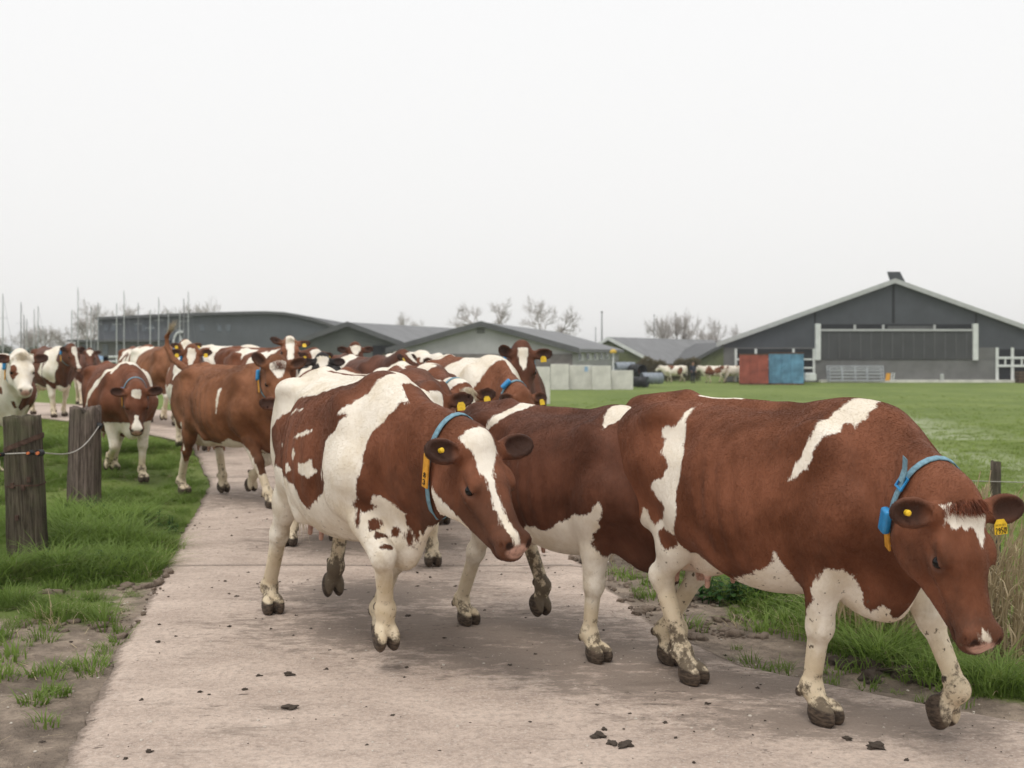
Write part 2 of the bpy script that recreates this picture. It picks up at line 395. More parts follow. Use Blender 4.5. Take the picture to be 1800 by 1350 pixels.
        # one light smoothing pass along the quad edges
        E = np.concatenate([Q[:, [0, 1]], Q[:, [1, 2]], Q[:, [2, 3]], Q[:, [3, 0]]])
        for lam in (.45, -.38, .4, -.3):
            A = np.zeros_like(V); C = np.zeros(len(V))
            for ax in range(3): A[:, ax] = np.bincount(E[:, 0], V[E[:, 1], ax], len(V)) + np.bincount(E[:, 1], V[E[:, 0], ax], len(V))
            C = np.bincount(E[:, 0], minlength=len(V)) + np.bincount(E[:, 1], minlength=len(V))
            V = V + lam*(A/C[:, None] - V)
        return V, Q

def ik(a, b, l1, l2, bend):
    """joint between a and b, pushed towards bend; the two bones stretch when b is out of reach"""
    a = np.asarray(a, float); b = np.asarray(b, float); d = b - a; L = np.linalg.norm(d); u = d/L
    if L >= (l1 + l2)*.995: t = l1/(l1 + l2)*L; h = .012
    else:
        t = (l1*l1 - l2*l2 + L*L)/(2*L); h = math.sqrt(max(l1*l1 - t*t, 1e-6))
    n = np.asarray(bend, float); n = nrm(n - (n @ u)*u)
    return a + u*t + n*h

def rot_y(v, deg):      # positive swings the lower end backwards
    c, s = math.cos(math.radians(deg)), math.sin(math.radians(deg))
    return V3(v[0]*c + v[2]*s, v[1], -v[0]*s + v[2]*c)

LEG0 = {'FR': dict(x=.48, z=.15, y=-.15, p=0), 'FL': dict(x=.48, z=.15, y=.15, p=0),
        'HR': dict(x=-.64, z=.15, y=-.16, p=0), 'HL': dict(x=-.64, z=.15, y=.16, p=0)}

def skeleton(sp):
    S = {'legs': {}}
    for nm in ('FR', 'FL', 'HR', 'HL'):
        L = dict(LEG0[nm]); L.update(sp.get('legs', {}).get(nm, {})); sg = -1 if nm[1] == 'R' else 1
        fet = V3(L['x'], L['y'], L['z'])
        if nm[0] == 'F':
            top = V3(.50 + .12*(L['x'] - .48), sg*.185, .84)
            mid = ik(top, fet, .41, .285, (1, 0, 0))
        else:
            top = V3(-.29 + .22*(L['x'] + .64), sg*.235, .88)
            mid = ik(top, fet, .455, .375, (-1, 0, .1))
        cor = fet + rot_y(V3(.052, 0, -.082), L['p'])
        S['legs'][nm] = dict(m=L.get('m', 0.0), top=top, mid=mid, fet=fet, cor=cor, p=L['p'], sg=sg)
    h = sp['head']
    poll = np.asarray(h['poll'], float)
    y, p, r = [math.radians(h.get(k, 0)) for k in ('yaw', 'pitch', 'roll')]   # yaw + = to its left, pitch + = nose down
    f = V3(math.cos(p)*math.cos(y), math.cos(p)*math.sin(y), -math.sin(p))
    l = nrm(np.cross((0, 0, 1), f)); u = np.cross(f, l)
    l, u = l*math.cos(r) + u*math.sin(r), u*math.cos(r) - l*math.sin(r)
    S['head'] = (poll, np.stack([f, l, u], 1), h.get('size', 1.0))
    return S

def hp(S, q):
    poll, R, s = S['head']; return poll + R @ (np.asarray(q, float)*s)

def cow_field(sp, S, h):
    pts = [S['head'][0], hp(S, (.53, 0, -.1)), hp(S, (.2, .2, 0)), hp(S, (.2, -.2, 0)), hp(S, (.1, 0, -.25))] + [V3(-1.02, -.42, -.02), V3(1.05, .42, 1.47)]
    for e in sp.get('ears', EAR0): pts.append(hp(S, np.array((.03, e['s']*.1, -.045)) + .24*nrm(e['d'])))
    pts += [np.asarray(t) for t in sp.get('tail', TAIL0)]
    for L in S['legs'].values(): pts += [L['fet'] - .1, L['cor'] - .08, L['cor'] + .14, L['mid'] + .1, L['mid'] - .1]
    pts = np.array(pts); F = Field(pts.min(0) - .10, pts.max(0) + .10, h)
    # barrel: lofted section by section
    def trunk(P):
        X, Y, Z = P; x1 = X[:, 0, 0]
        a = lambda f: f(x1)[:, None, None].astype(np.float32)
        top, bot, w, zc = a(T_TOP), a(T_BOT0), a(T_W), a(T_C)
        bot = bot - sp.get('belly', .02)*np.clip(1 - ((X - .05)/.6)**2, 0, 1)
        w = w*sp.get('fat', 1.0); dz = Z - zc
        hh = np.where(dz > 0, top - zc, zc - bot)
        yy = Y/w; zz = np.abs(dz)/hh; ex = np.where(dz > 0, 2.25, 2.1).astype(np.float32)
        g = (np.abs(yy)**ex + zz**ex)**(1/ex) + 1e-4
        rho = np.sqrt(Y*Y + dz*dz); d = rho*(1 - 1/g)
        d = np.where(rho < .02, -.1, d)
        ox = np.maximum(np.maximum(TX[0] - X, X - TX[-1]), 0)
        rib = .0050*np.sin(X*62 + dz*9)*np.clip(1 - ((X - .06)/.26)**2, 0, 1)*np.clip(1 - (dz/.3)**2, 0, 1)
        return np.where(ox > 0, np.sqrt(np.maximum(d, 0)**2 + ox*ox) - .0, d) + rib
    F.put(trunk, (-.95, -.45, .5), (.95, .45, 1.45), .05)
    F.xs = XS
    for sg in (-1, 1):
        F.ell((-.44, sg*.222, 1.308), (.10, .06, .05), .085)                     # hook bone
        F.cone((-.44, sg*.19, 1.285), (-.80, sg*.085, 1.225), .06, .05, .09)       # hook to pin
        F.ell((-.81, sg*.095, 1.225), (.05, .045, .05), .05)
        F.ell((-.58, sg*.155, 1.02), (.235, .105, .27), .09, R=rot_m(0, 14, 0))   # thigh
        F.ell((-.72, sg*.115, .95), (.115, .07, .25), .06, R=rot_m(0, 4, 0))
        F.ell((.47, sg*.215, 1.08), (.135, .075, .27), .08, R=rot_m(0, -20, 0))   # shoulder blade
        F.ell((.50, sg*.225, .95), (.17, .085, .16), .05)
        F.ell((.405, sg*.215, .90), (.075, .07, .13), .035, R=rot_m(0, -12, 0))   # triceps, with the crease behind the elbow
        F.ell((.67, sg*.155, .93), (.09, .085, .13), .08)                         # point of the shoulder
        F.cone((.47, sg*.07, 1.36), (.40, sg*.2, 1.12), .05, .06, .06)
        F.cone((.33, sg*.37, 1.02), (.345, sg*.34, .72), .012, .016, .05, sub=True)              # crease behind the elbow
        F.cone((-.22, sg*.255, .84), (.0, sg*.29, .66), .05, .03, .07)                           # fold of the flank
        # hollow of the flank, in front of the hook bone
        F.ell((-.29, sg*.335, 1.235), (.12, .085, .08), .08, sub=True)
    F.cone((-.45, 0, 1.375), (.40, 0, 1.36), .035, .04, .05)
    F.cone((-.74, 0, 1.355), (-.45, 0, 1.385), .05, .05, .06)
    F.ell((.46, 0, 1.34), (.19, .075, .075), .08)
    bx_, bz_ = sp.get('brisket', (0, 0)); F.ell((.64 + bx_, 0, .69 + bz_), (.17, .115, .165), .10)                                  # brisket
    # neck
    F.xs = 1.0
    poll = S['head'][0]; f = S['head'][1][:, 0]; u = S['head'][1][:, 2]; hs = S['head'][2]
    nk = poll - u*.075*hs + f*.03*hs; th = hp(S, (.07, 0, -.20))
    mid = (V3(.60, 0, 1.16) + nk)/2 + V3(0, 0, .0)
    flat = (nrm(S['head'][1][:, 1]*.5 + V3(0, .5, 0)), .72)
    F.cone((.45, 0, 1.25), (.67, 0, 1.22), .115, .125, .10, flat=((0, 1, 0), .9))
    F.cone((.65, 0, 1.20), nk - f*.04*hs, .15, .098*hs, .10, flat=flat)
    F.cone((.67, 0, 1.02), (nk + th)/2 - f*.05*hs, .225, .125*hs, .12, flat=flat)
    F.cone((.73, 0, .86), th - f*.05*hs, .16, .075*hs, .12, flat=flat)
    F.cone((.78 + bx_, 0, .60 + bz_), (V3(.86, 0, .78) + th)/2 + V3(0, 0, -.03), .045, .035, .10, flat=((0, 1, 0), .6))    # dewlap
    F.cone((V3(.86, 0, .78) + th)/2 + V3(0, 0, -.03), th, .035, .03, .09, flat=((0, 1, 0), .6))
    # udder
    ud = sp.get('udder', 1.0)
    F.xs = XS
    if ud > 0:
        F.ell((-.34, 0, .70), (.235*ud, .155*ud, .175*ud), .07)
        for sx in (-1, 1):
            for sg in (-1, 1):
                F.ell((-.34 + sx*.095, sg*.075, .635), (.10*ud, .075*ud, .095*ud), .04)
                a = V3(-.345 + sx*.095, sg*.088, .64 - .085*ud); F.cone(a, a + V3(.004, sg*.008, -.065), .018, .0135, .014)
    # legs
    F.xs = 1.0
    for nm, L in S['legs'].items():
        sg = L['sg']; top, m, ft, co = L['top'], L['mid'], L['fet'], L['cor']
        if nm[0] == 'F':
            F.cone((.59, sg*.205, .95), top, .125, .112, .08)
            e = top + (m - top)*.5
            F.cone(top, e, .110, .078, .06); F.cone(e, m, .078, .056, .03)
            F.ell(m + V3(.008, 0, .0), (.051, .050, .066), .035)
            F.cone(m, ft, .046, .038, .025)
        else:
            F.cone((-.50, sg*.16, 1.08), top, .19, .125, .09, flat=((0, 1, 0), .62))
            F.ell(top + V3(.0, -sg*.02, -.0), (.105, .075, .12), .08)
            e = top + (m - top)*.58
            F.cone(top, e, .118, .082, .06, flat=((0, 1, 0), .72)); F.cone(e, m, .082, .052, .04, flat=((0, 1, 0), .8))
            F.cone(V3(-.755, sg*.13, .98), (top + m)/2 + V3(-.05, 0, .03), .10, .06, .08, flat=((0, 1, 0), .7))
            up = nrm(top - m); bk = nrm(m - (top + ft)/2)
            F.cone(m + bk*.035 + up*.015, m + bk*.012 + up*.20, .026, .018, .035)     # heel tendon
            F.ell(m, (.062, .046, .066), .03); F.ell(m + bk*.03 + V3(0, 0, .02), (.034, .03, .038), .03)
            F.cone(m, ft, .047, .040, .03)
        F.cone(m + V3(-.018, sg*.052, -.06), ft + V3(-.012, sg*.050, .05), .008, .008, .018, sub=True)   # groove between bone and tendon
        F.ell(ft, (.047, .046, .05), .025)
        F.cone(ft, co, .042, .046, .025)
        R = np.stack([rot_y(V3(1, 0, 0), L['p']), V3(0, 1, 0), rot_y(V3(0, 0, 1), L['p'])], 1)
        for q in (-1, 1):                                                             # two claws and the dew claws
            c = co + R @ V3(.022, q*.031, -.022); n = R @ V3(0, 0, -1)
            F.ell(c, (.074, .0325, .062), .012, R=R @ rot_m(0, 16, q*4), cut=(n, .046))
            F.ell(ft + R @ V3(-.047, q*.027, -.028), (.019, .015, .024), .012)
        F.cone(co + R @ V3(.055, 0, -.018), co + R @ V3(.10, 0, -.06), .006, .008, .008, sub=True)
    # tail
    tl = [np.asarray(t, float) for t in sp.get('tail', TAIL0)]
    rr = np.linspace(.042, max(.017, h*1.15), len(tl))
    for i in range(len(tl) - 1): F.cone(tl[i], tl[i+1], rr[i], rr[i+1], .05 if i == 0 else .02)
    # head
    Rh = S['head'][1]; H = lambda *q: hp(S, q); c = lambda a, b, r1, r2, k=.03, **kw: F.cone(H(*a), H(*b), r1*hs, r2*hs, k, **kw)
    e = lambda a, r, k=.03, R=None, **kw: F.ell(H(*a), np.array(r)*hs, k, R=Rh if R is None else Rh @ R, **kw)
    e((.055, 0, -.085), (.10, .100, .088)); e((.0, 0, -.03), (.05, .078, .045), .04)
    e((.135, 0, -.058), (.135, .106, .054), .04); e((.15, 0, -.15), (.15, .086, .140), .05)
    c((.20, 0, -.066), (.42, 0, -.060), .066, .046, .04)
    for q in (-1, 1):
        c((.20, q*.042, -.110), (.39, q*.022, -.085), .052, .043, .035)
        c((.080, q*.066, -.250), (.38, q*.022, -.156), .056, .031, .05)
        e((.11, q*.081, -.200), (.112, .039, .122), .045)                            # jaw muscle
        e((.160, q*.095, -.036), (.052, .024, .021), .025)                            # brow
        e((.190, q*.100, -.098), (.040, .020, .016), .02)                             # lower rim of the orbit
        c((.22, q*.088, -.098), (.34, q*.050, -.100), .018, .012, .03)                # facial crest
        e((.446, q*.046, -.046), (.038, .032, .030), .02)                            # nostril wings
    c((.28, 0, -.130), (.40, 0, -.118), .056, .046, .03)
    e((.425, 0, -.075), (.060, .068, .054), .03); e((.462, 0, -.078), (.036, .054, .040), .03)
    e((.462, 0, -.106), (.046, .066, .028), .022)                                     # upper lip
    e((.425, 0, -.150), (.056, .046, .026), .012)                                     # chin
    for q in (-1, 1):
        e((.19, q*.122, -.067), (.025, .024, .0165), .010, sub=True)                  # eye socket
        e((.477, q*.050, -.034), (.021, .0125, .016), .008, R=rot_m(0, 40, q*-30), sub=True)
        e((.462, q*.072, -.055), (.020, .010, .007), .008, R=rot_m(0, 45, q*10), sub=True)
    for q in (-1, 1):
        e((.186, q*.110, -.0475), (.032, .012, .0085), .008); e((.196, q*.107, -.0875), (.029, .012, .008), .008)      # lids
    e((.46, 0, -.133), (.06, .09, .005), .010, sub=True)
    for ea in sp.get('ears', EAR0):
        b = V3(.025, ea['s']*.088, -.045); d = nrm(ea['d']); o = np.asarray(ea['o'], float); o = nrm(o - (o @ d)*d); w = np.cross(d, o)
        R = np.stack([d, w, o], 1); ln = ea.get('len', .87)
        F.cone(H(*b), H(*(b + d*.06)), .038*hs, .034*hs, .03)
        e(b + d*.118*ln, (.104*ln, .057, max(.026, h*1.6)), .02, R=R)
        e(b + d*.128*ln + o*.022, (.086*ln, .042, .026), .01, R=R, sub=True)
    return F

def rot_m(rx, ry, rz):
    a, b, c = [math.radians(v) for v in (rx, ry, rz)]
    X = np.array([[1, 0, 0], [0, math.cos(a), -math.sin(a)], [0, math.sin(a), math.cos(a)]])
    Y = np.array([[math.cos(b), 0, math.sin(b)], [0, 1, 0], [-math.sin(b), 0, math.cos(b)]])
    Z = np.array([[math.cos(c), -math.sin(c), 0], [math.sin(c), math.cos(c), 0], [0, 0, 1]])
    return Z @ Y @ X

EAR0 = [dict(s=1, d=(-.08, 1, .08), o=(.45, 0, .8)), dict(s=-1, d=(-.08, -1, .08), o=(.45, 0, .8))]
TAIL0 = [(-.86, 0, 1.345), (-.95, 0, 1.28), (-.975, 0, 1.12), (-.97, 0, .92), (-.955, .0, .74), (-.955, 0, .60)]

# ---- coat ---------------------------------------------------------------
def sd_poly(px, py, poly):
    """signed distance to a polygon, positive inside"""
    P = np.asarray(poly, float); d = np.full(len(px), 1e9); ins = np.zeros(len(px), bool); n = len(P); j = n - 1
    for i in range(n):
        ex, ey = P[j] - P[i]; wx, wy = px - P[i][0], py - P[i][1]
        t = np.clip((wx*ex + wy*ey)/(ex*ex + ey*ey + 1e-12), 0, 1)
        d = np.minimum(d, (wx - ex*t)**2 + (wy - ey*t)**2)
        c = (P[i][1] > py) != (P[j][1] > py)
        ins ^= c & (px < (P[j][0] - P[i][0])*(py - P[i][1])/(P[j][1] - P[i][1] + 1e-12) + P[i][0])
        j = i
    return np.where(ins, 1, -1)*np.sqrt(d)

def seg_d(V, a, b):
    ba = b - a; t = np.clip(((V - a) @ ba)/(ba @ ba), 0, 1); return np.linalg.norm(V - a - t[:, None]*ba, axis=1), t

def skin_relief(sp, S, V, Q):
    """loose skin: slanting ridges over the flank, folds round the neck, slight unevenness"""
    n = np.zeros_like(V); a, b, c, d = [V[Q[:, i]] for i in range(4)]; fn = np.cross(c - a, d - b)
    for i in range(4):
        for ax in range(3): n[:, ax] += np.bincount(Q[:, i], fn[:, ax], len(V))
    n /= np.linalg.norm(n, axis=1)[:, None] + 1e-12
    x, y, z = V.T; sd = sp.get('seed', 1); w = lambda s, k: vnoise(x*1.0 + y*.35, z, s, sd + k) - .5
    flank = np.clip(1 - ((x - .02)/.55)**2, 0, 1)*np.clip((z - .72)/.2, 0, 1)*np.clip((1.36 - z)/.08, 0, 1)
    ridge = np.sin(58*(x*.80 - z*.52) + 7*w(2.4, 1))*np.clip(.25 + 1.7*w(4.0, 2), 0, 1)*flank*.0042
    nk = np.clip(1 - np.abs(x - .90)/.24, 0, 1)*np.clip((z - .72)/.2, 0, 1)
    fold = np.sin(74*(x*.9 + z*.30) + 6*w(3.0, 3))*np.clip(.35 + 1.3*w(3.5, 4), 0, 1)*nk*.0045
    low = (w(6, 5)*.007 + w(13, 6)*.004)*np.clip((z - .45)/.2, .25, 1)
    poll, R, s = S['head']; hd = np.linalg.norm((V - poll) @ R/s - V3(.24, 0, -.08), axis=1) < .30
    return V + n*((ridge + fold + low)*np.where(hd, .15, 1))[:, None]

def coat(sp, S, V):
    poll, R, s = S['head']; hc = (V - poll) @ R / s
    # which vertices belong to the head: in front of the plane behind the jaw, near its axis
    hd = np.minimum(np.clip((hc[:, 0] + .06)/.03, -9, 9), np.clip((.32 - np.linalg.norm(hc - V3(.22, 0, -.08), axis=1))/.03, -9, 9))
    on_head = hd > 0
    n = len(V); x, y, z = V.T
    Wf = np.full(n, -.2)
    rng = np.random.RandomState(sp.get('seed', 1))
    if sp.get('ground') == 'white': Wf[:] = .2
    for b in range(sp.get('blobs', 0)):                                 # random big patches for the herd behind
        c = V3(rng.uniform(-.85, .8), rng.choice([-1, 1])*rng.uniform(.05, .35), rng.uniform(.75, 1.42)); r = rng.uniform(.12, .34)
        q = (V - c)*V3(rng.uniform(.7, 1.3), 1, rng.uniform(.6, 1.2)); d = r - np.linalg.norm(q, axis=1)
        d += .05*np.sin(x*rng.uniform(9, 17) + z*rng.uniform(5, 14) + rng.uniform(0, 6)) + .03*np.sin(x*rng.uniform(22, 30) - z*19 + rng.uniform(0, 6))
        Wf = np.where(on_head, Wf, np.maximum(Wf, d) if sp.get('ground') != 'white' else np.minimum(Wf, -d))
    lw = sp.get('leg_white', .62)
    wob = .035*np.sin(x*11 + y*17) + .02*np.sin(x*23 - y*9 + z*15)
    Wf = np.where(on_head, Wf, np.maximum(Wf, lw - z + wob))
    for shp in sp.get('coat', []):
        kind, where, side = shp[0], shp[1], shp[2]                       # 'w'/'b' paint, 'side'/'face'/'top'
        if where == 'side': d = sd_poly(x, z, shp[3]); m = (y < 0.02) if side == 'R' else (y > -.02) if side == 'L' else np.ones(n, bool); m = m & ~on_head
        elif where == 'hull': d = sd_poly(x, z, shp[3]); m = ((y < 0.02) if side == 'R' else (y > -.02) if side == 'L' else np.ones(n, bool))
        elif where == 'top': d = sd_poly(x, y, shp[3]); m = (z > shp[4]) & ~on_head
        elif where == 'ball': d = shp[4] - np.linalg.norm(V - np.asarray(shp[3]), axis=1); m = ~on_head
        elif where == 'face': d = sd_poly(hc[:, 0], hc[:, 1], shp[3]); m = on_head & (hc[:, 2] > -.14)
        elif where == 'cheek': d = sd_poly(hc[:, 0], hc[:, 2], shp[3]); m = on_head & ((hc[:, 1] < 0) if side == 'R' else (hc[:, 1] > 0) if side == 'L' else True)
        if kind == 'w': Wf = np.where(m, np.maximum(Wf, d), Wf)
        else: Wf = np.where(m, np.minimum(Wf, -d), Wf)
    # bare skin: nose pad, lips, teats; dark: ears' inside, horn: claws; dirt: shanks
    pink = np.clip(1.25 - np.linalg.norm((hc - V3(.486, 0, -.060))/V3(.034, .050, .032), axis=1), 0, 1)*2.6
    pink = np.where(on_head, np.clip(pink, 0, 1), 0)
    ud = sp.get('udder', 1.0)
    q = np.linalg.norm((V - V3(-.367, 0, .68))/V3(.25, .18, .22), axis=1)
    inner = np.clip((1.12 - q)*3, 0, 1)*(np.abs(y) < .19)*(ud > 0)*(z > .40)
    tex, tez = np.abs(np.abs(x + .372) - .103), .64 - .085*ud - z
    teat = np.clip((.035 - np.hypot(tex, np.abs(np.abs(y) - .09)))/.01, 0, 1)*np.clip(tez/.02, 0, 1)*(tez < .1)
    pink = np.maximum(pink, np.maximum(.45*inner, teat*(ud > 0)))
    Wf = np.where(inner > .25, np.maximum(Wf, .03), Wf)
    horn = np.zeros(n); mud = np.zeros(n)
    for nm, L in S['legs'].items():
        Rl = np.stack([rot_y(V3(1, 0, 0), L['p']), V3(0, 1, 0), rot_y(V3(0, 0, 1), L['p'])], 1)
        q = (V - L['cor']) @ Rl
        near = (np.abs(q[:, 1]) < .10) & (np.abs(q[:, 0]) < .16)
        horn = np.maximum(horn, np.where(near & (q[:, 2] < .09), np.clip((.012 + .12*q[:, 0]*-1 + .004 - q[:, 2])/.008, 0, 1), 0))
        d1_, t1_ = seg_d(V, L['mid'], L['fet']); d2_, t2_ = seg_d(V, L['fet'], L['cor']); d = np.minimum(d1_, d2_); t = np.where(d1_ < d2_, .72*t1_, .72 + .28*t2_)
        mud = np.maximum(mud, np.where(d < .10, np.clip(t + L['m']*np.clip(t*3, 0, 1), 0.02, 2), 0))
        q2 = (V - L['fet']) @ Rl
        dew = np.linalg.norm((q2 - V3(-.05, 0, -.03))/V3(.022, .05, .03), axis=1) < 1
        horn = np.where(dew, 1, horn)
    dark = np.zeros(n)
    for ea in sp.get('ears', EAR0):
        b = V3(.025, ea['s']*.088, -.045); dd = nrm(ea['d']); o = np.asarray(ea['o'], float); o = nrm(o - (o @ dd)*dd); w = np.cross(dd, o)
        q = hc - b; qd, qw, qo = q @ dd, q @ w, q @ o
        ear = (qd > .03) & (qd < .27) & (np.abs(qw) < .08) & (np.abs(qo) < .07)
        dark = np.where(ear, np.clip(.95 - (np.abs(qw)/.056)**2*.75 + qo*6, .12, 1)*np.clip((qd - .03)/.05, 0, 1)*np.clip((.235 - qd)/.05, .25, 1), dark)
        dark = np.where(ear, np.clip(dark*sp.get('ear_dark', 1.15), 0, 1), dark)
        if not ea.get('white'): Wf = np.where(ear & (qd > .035), -.2, Wf)
    eye = np.minimum(np.linalg.norm((hc - V3(.19, .108, -.067))/V3(.037, .03, .026), axis=1), np.linalg.norm((hc - V3(.19, -.108, -.067))/V3(.037, .03, .026), axis=1))
    lid = np.clip((1.15 - eye)*4, 0, 1)
    nost = np.minimum(np.linalg.norm((hc - V3(.477, .050, -.034))/V3(.022, .016, .018), axis=1), np.linalg.norm((hc - V3(.477, -.050, -.034))/V3(.022, .016, .018), axis=1))
    dark = np.maximum(dark, np.clip((1.1 - nost)*4, 0, 1)*on_head)
    mouth = np.clip(1 - np.abs(hc[:, 2] + .133)/.007, 0, 1)*(hc[:, 0] > .38)*on_head
    dark = np.maximum(dark, mouth*.8)
    chin = np.clip((hc[:, 0] - .37)/.05, 0, 1)*np.clip((-.085 - hc[:, 2])/.03, 0, 1)*on_head*sp.get('dark_lip', .9)
    dark = np.maximum(dark, chin*.55)
    pink = np.where(nost < 1.0, 0, pink)
    return dict(white=Wf, pink=pink, dark=dark, horn=horn, mud=mud, lid=lid)
# ---- coat material: the patches' edges are broken up by a hair-scale noise
def coat_material():
    t = NT('cow_coat'); v = t.coord(); A = lambda n: t.attr(n)[2]
    hair = t.coord(scale=(1, 1.4, .45))
    edge = t.math('ADD', t.math('MULTIPLY', t.math('SUBTRACT', t.noise(hair, 22, 5, .60), .5), .060), t.math('MULTIPLY', t.math('SUBTRACT', t.noise(t.coord(scale=(1.2, 1.6, .35)), 110, 3, .6), .5), .022))
    w = t.ramp(t.math('ADD', A('white'), edge), -.0055, .0055)
    br = t.attr('coat_tint', 'OBJECT')[0]
    n1 = t.noise(v, 3.2, 4, .55); n2 = t.noise(hair, 55, 4, .6)
    hs1 = t.new('ShaderNodeHueSaturation'); hs1.inputs['Value'].default_value = .58; hs1.inputs['Saturation'].default_value = 1.06; t.link(br, hs1.inputs['Color'])
    hs2 = t.new('ShaderNodeHueSaturation'); hs2.inputs['Value'].default_value = 1.34; hs2.inputs['Saturation'].default_value = .97; t.link(br, hs2.inputs['Color'])
    red = t.mix(t.ramp(n1, .33, .68), hs1.outputs[0], hs2.outputs[0])
    red = t.mix(t.math('MULTIPLY', t.ramp(n2, .3, .75), .16), red, hs1.outputs[0])
    red = t.mix(t.math('MULTIPLY', t.ramp(t.noise(t.coord(scale=(1, 1.6, .3)), 120, 3, .6), .45, .8), .14), red, hs2.outputs[0])
    grime = t.ramp(t.math('ADD', t.noise(t.coord(scale=(1.4, 1, .75)), 2.4, 6, .66, .5), t.math('MULTIPLY', A('grime'), .18)), .56, .80)
    red = t.mix(t.math('MULTIPLY', grime, .55), red, (.040, .022, .014))
    cream = t.mix(t.ramp(t.noise(v, 5, 5, .6), .4, .75), (.79, .735, .645), (.66, .575, .445))
    cream = t.mix(t.math('MULTIPLY', t.ramp(n2, .3, .8), .12), cream, (.52, .45, .35))
    cream = t.mix(t.math('MULTIPLY', t.ramp(A('stain'), .0, 1.0), t.ramp(t.noise(v, 8, 6, .65), .38, .66)), cream, (.43, .34, .22))
    low = t.math('MULTIPLY', t.ramp(A('mud'), .0, .5), .75)
    cream = t.mix(low, cream, (.62, .51, .345))
    col = t.mix(w, red, cream)
    skin = t.mix(t.ramp(t.noise(v, 38, 4), .46, .62), (.52, .31, .24), (.36, .21, .165))
    col = t.mix(A('pink'), col, skin)
    col = t.mix(t.math('MULTIPLY', A('lid'), .55), col, (.16, .075, .05))
    col = t.mix(t.math('MULTIPLY', A('dark'), .88), col, (.028, .014, .010))
    mudn = t.math('ADD', t.noise(v, 21, 6, .68), t.math('MULTIPLY', t.math('SUBTRACT', t.noise(v, 5, 2), .5), .5))
    md = t.math('MULTIPLY', t.math('MULTIPLY', t.ramp(A('mud'), .0, .08), t.ramp(t.math('ADD', mudn, t.math('MULTIPLY', A('mud'), .26)), .70, .86)), .93)
    spl = t.math('MULTIPLY', t.ramp(A('splash'), .05, .7), t.ramp(t.noise(v, 34, 4, .6), .63, .69))
    mudc = t.mix(t.noise(v, 60, 4), (.065, .049, .034), (.165, .128, .090))
    col = t.mix(t.math('MAXIMUM', md, spl), col, mudc)
    hornc = t.mix(t.ramp(t.noise(t.coord(scale=(1, 1, 3)), 30, 5), .35, .7), (.038, .028, .021), (.115, .082, .058))
    col = t.mix(A('horn'), col, hornc)
    nm = t.bump(t.noise(t.coord(scale=(1, 1.5, .35)), 85, 5, .7), .10, .005)
    nm = t.bump(t.noise(t.coord(scale=(1.6, 1, .8)), 7, 4, .55), .30, .04, nm)
    nm = t.bump(t.math('MULTIPLY', A('fold'), 1.0), .5, .02, nm)
    t.b.inputs['Specular IOR Level'].default_value = .20; t.b.inputs['Sheen Weight'].default_value = .04; t.b.inputs['Sheen Roughness'].default_value = .45
    wet = t.math('MULTIPLY', A('pink'), -.28)
    return t.done(col, t.math('ADD', wet, .68), nm)
M = {}
M['coat'] = coat_material()
def eye_mat():
    t = NT('cow_eye'); t.b.inputs['Specular IOR Level'].default_value = .28
    return t.done((.003, .0022, .002), .07)
M['eye'] = eye_mat()
M['tag_yellow'] = plain('tag_yellow', (.72, .47, .03), .45, .15, 40)
M['print_black'] = plain('print_black', (.015, .014, .013), .6, .1)
M['strap_blue'] = plain('strap_blue', (.17, .30, .37), .75, .25, 60)
M['plastic_blue'] = plain('plastic_blue', (.02, .22, .48), .35, .2, 20, .5)
M['plate_orange'] = plain('plate_orange', (.62, .30, .04), .45, .2, 30)
M['hair_red'] = plain('hair_red', (.15, .048, .024), .65, .4, 30)
M['hair_dark'] = plain('hair_dark', (.085, .036, .022), .65, .4, 30)
M['hair_cream'] = plain('hair_cream', (.52, .44, .31), .65, .25, 30)

DIGITS = {'8': [[(.5, .5), (.9, .72), (.5, 1), (.1, .72), (.5, .5), (1, .24), (.5, 0), (0, .24), (.5, .5)]], '3': [[(.05, .85), (.5, 1), (.9, .75), (.4, .53), (.95, .26), (.5, 0), (0, .16)]],
          '2': [[(.05, .8), (.5, 1), (.95, .75), (.0, .0), (1, 0)]], '9': [[(.9, .7), (.5, .45), (.08, .72), (.5, 1), (.92, .72), (.8, .25), (.4, 0)]],
          '5': [[(.95, 1), (.1, 1), (.1, .55), (.6, .6), (.95, .3), (.5, 0), (.0, .12)]], '0': [[(.5, 0), (.05, .3), (.05, .7), (.5, 1), (.95, .7), (.95, .3), (.5, 0)]],
          '6': [[(.85, .95), (.3, .8), (.05, .35), (.5, 0), (.95, .28), (.5, .52), (.08, .3)]], '1': [[(.2, .8), (.55, 1), (.55, 0)]], '-': [[(.1, .5), (.9, .5)]],
          'F': [[(.05, 0), (.05, 1), (.95, 1)], [(.05, .52), (.75, .52)]], 'R': [[(.05, 0), (.05, 1), (.9, .9), (.9, .6), (.05, .5), (.95, 0)]], 'B': [[(.05, 0), (.05, 1), (.8, .85), (.7, .55), (.05, .52), (.95, .3), (.75, .02), (.05, 0)]]}
def rounded(st):
    for _ in range(2):
        if len(st) < 4: return st
        q = [st[0]]
        for a, b in zip(st[:-1], st[1:]): q += [(a[0]*.75 + b[0]*.25, a[1]*.75 + b[1]*.25), (a[0]*.25 + b[0]*.75, a[1]*.25 + b[1]*.75)]
        st = q + [st[-1]]
    return st
def lettering(mb, text, org, du, dv, h, w, gap, r):
    """strokes laid on a plate: du runs along the text, dv up"""
    o = Vector(org)
    for ch in text:
        for st in DIGITS.get(ch, []):
            mb.tube([o + du*(p[0]*w) + dv*(p[1]*h) for p in rounded(st)], r, 4)
        o = o + du*(w + gap)
    return mb

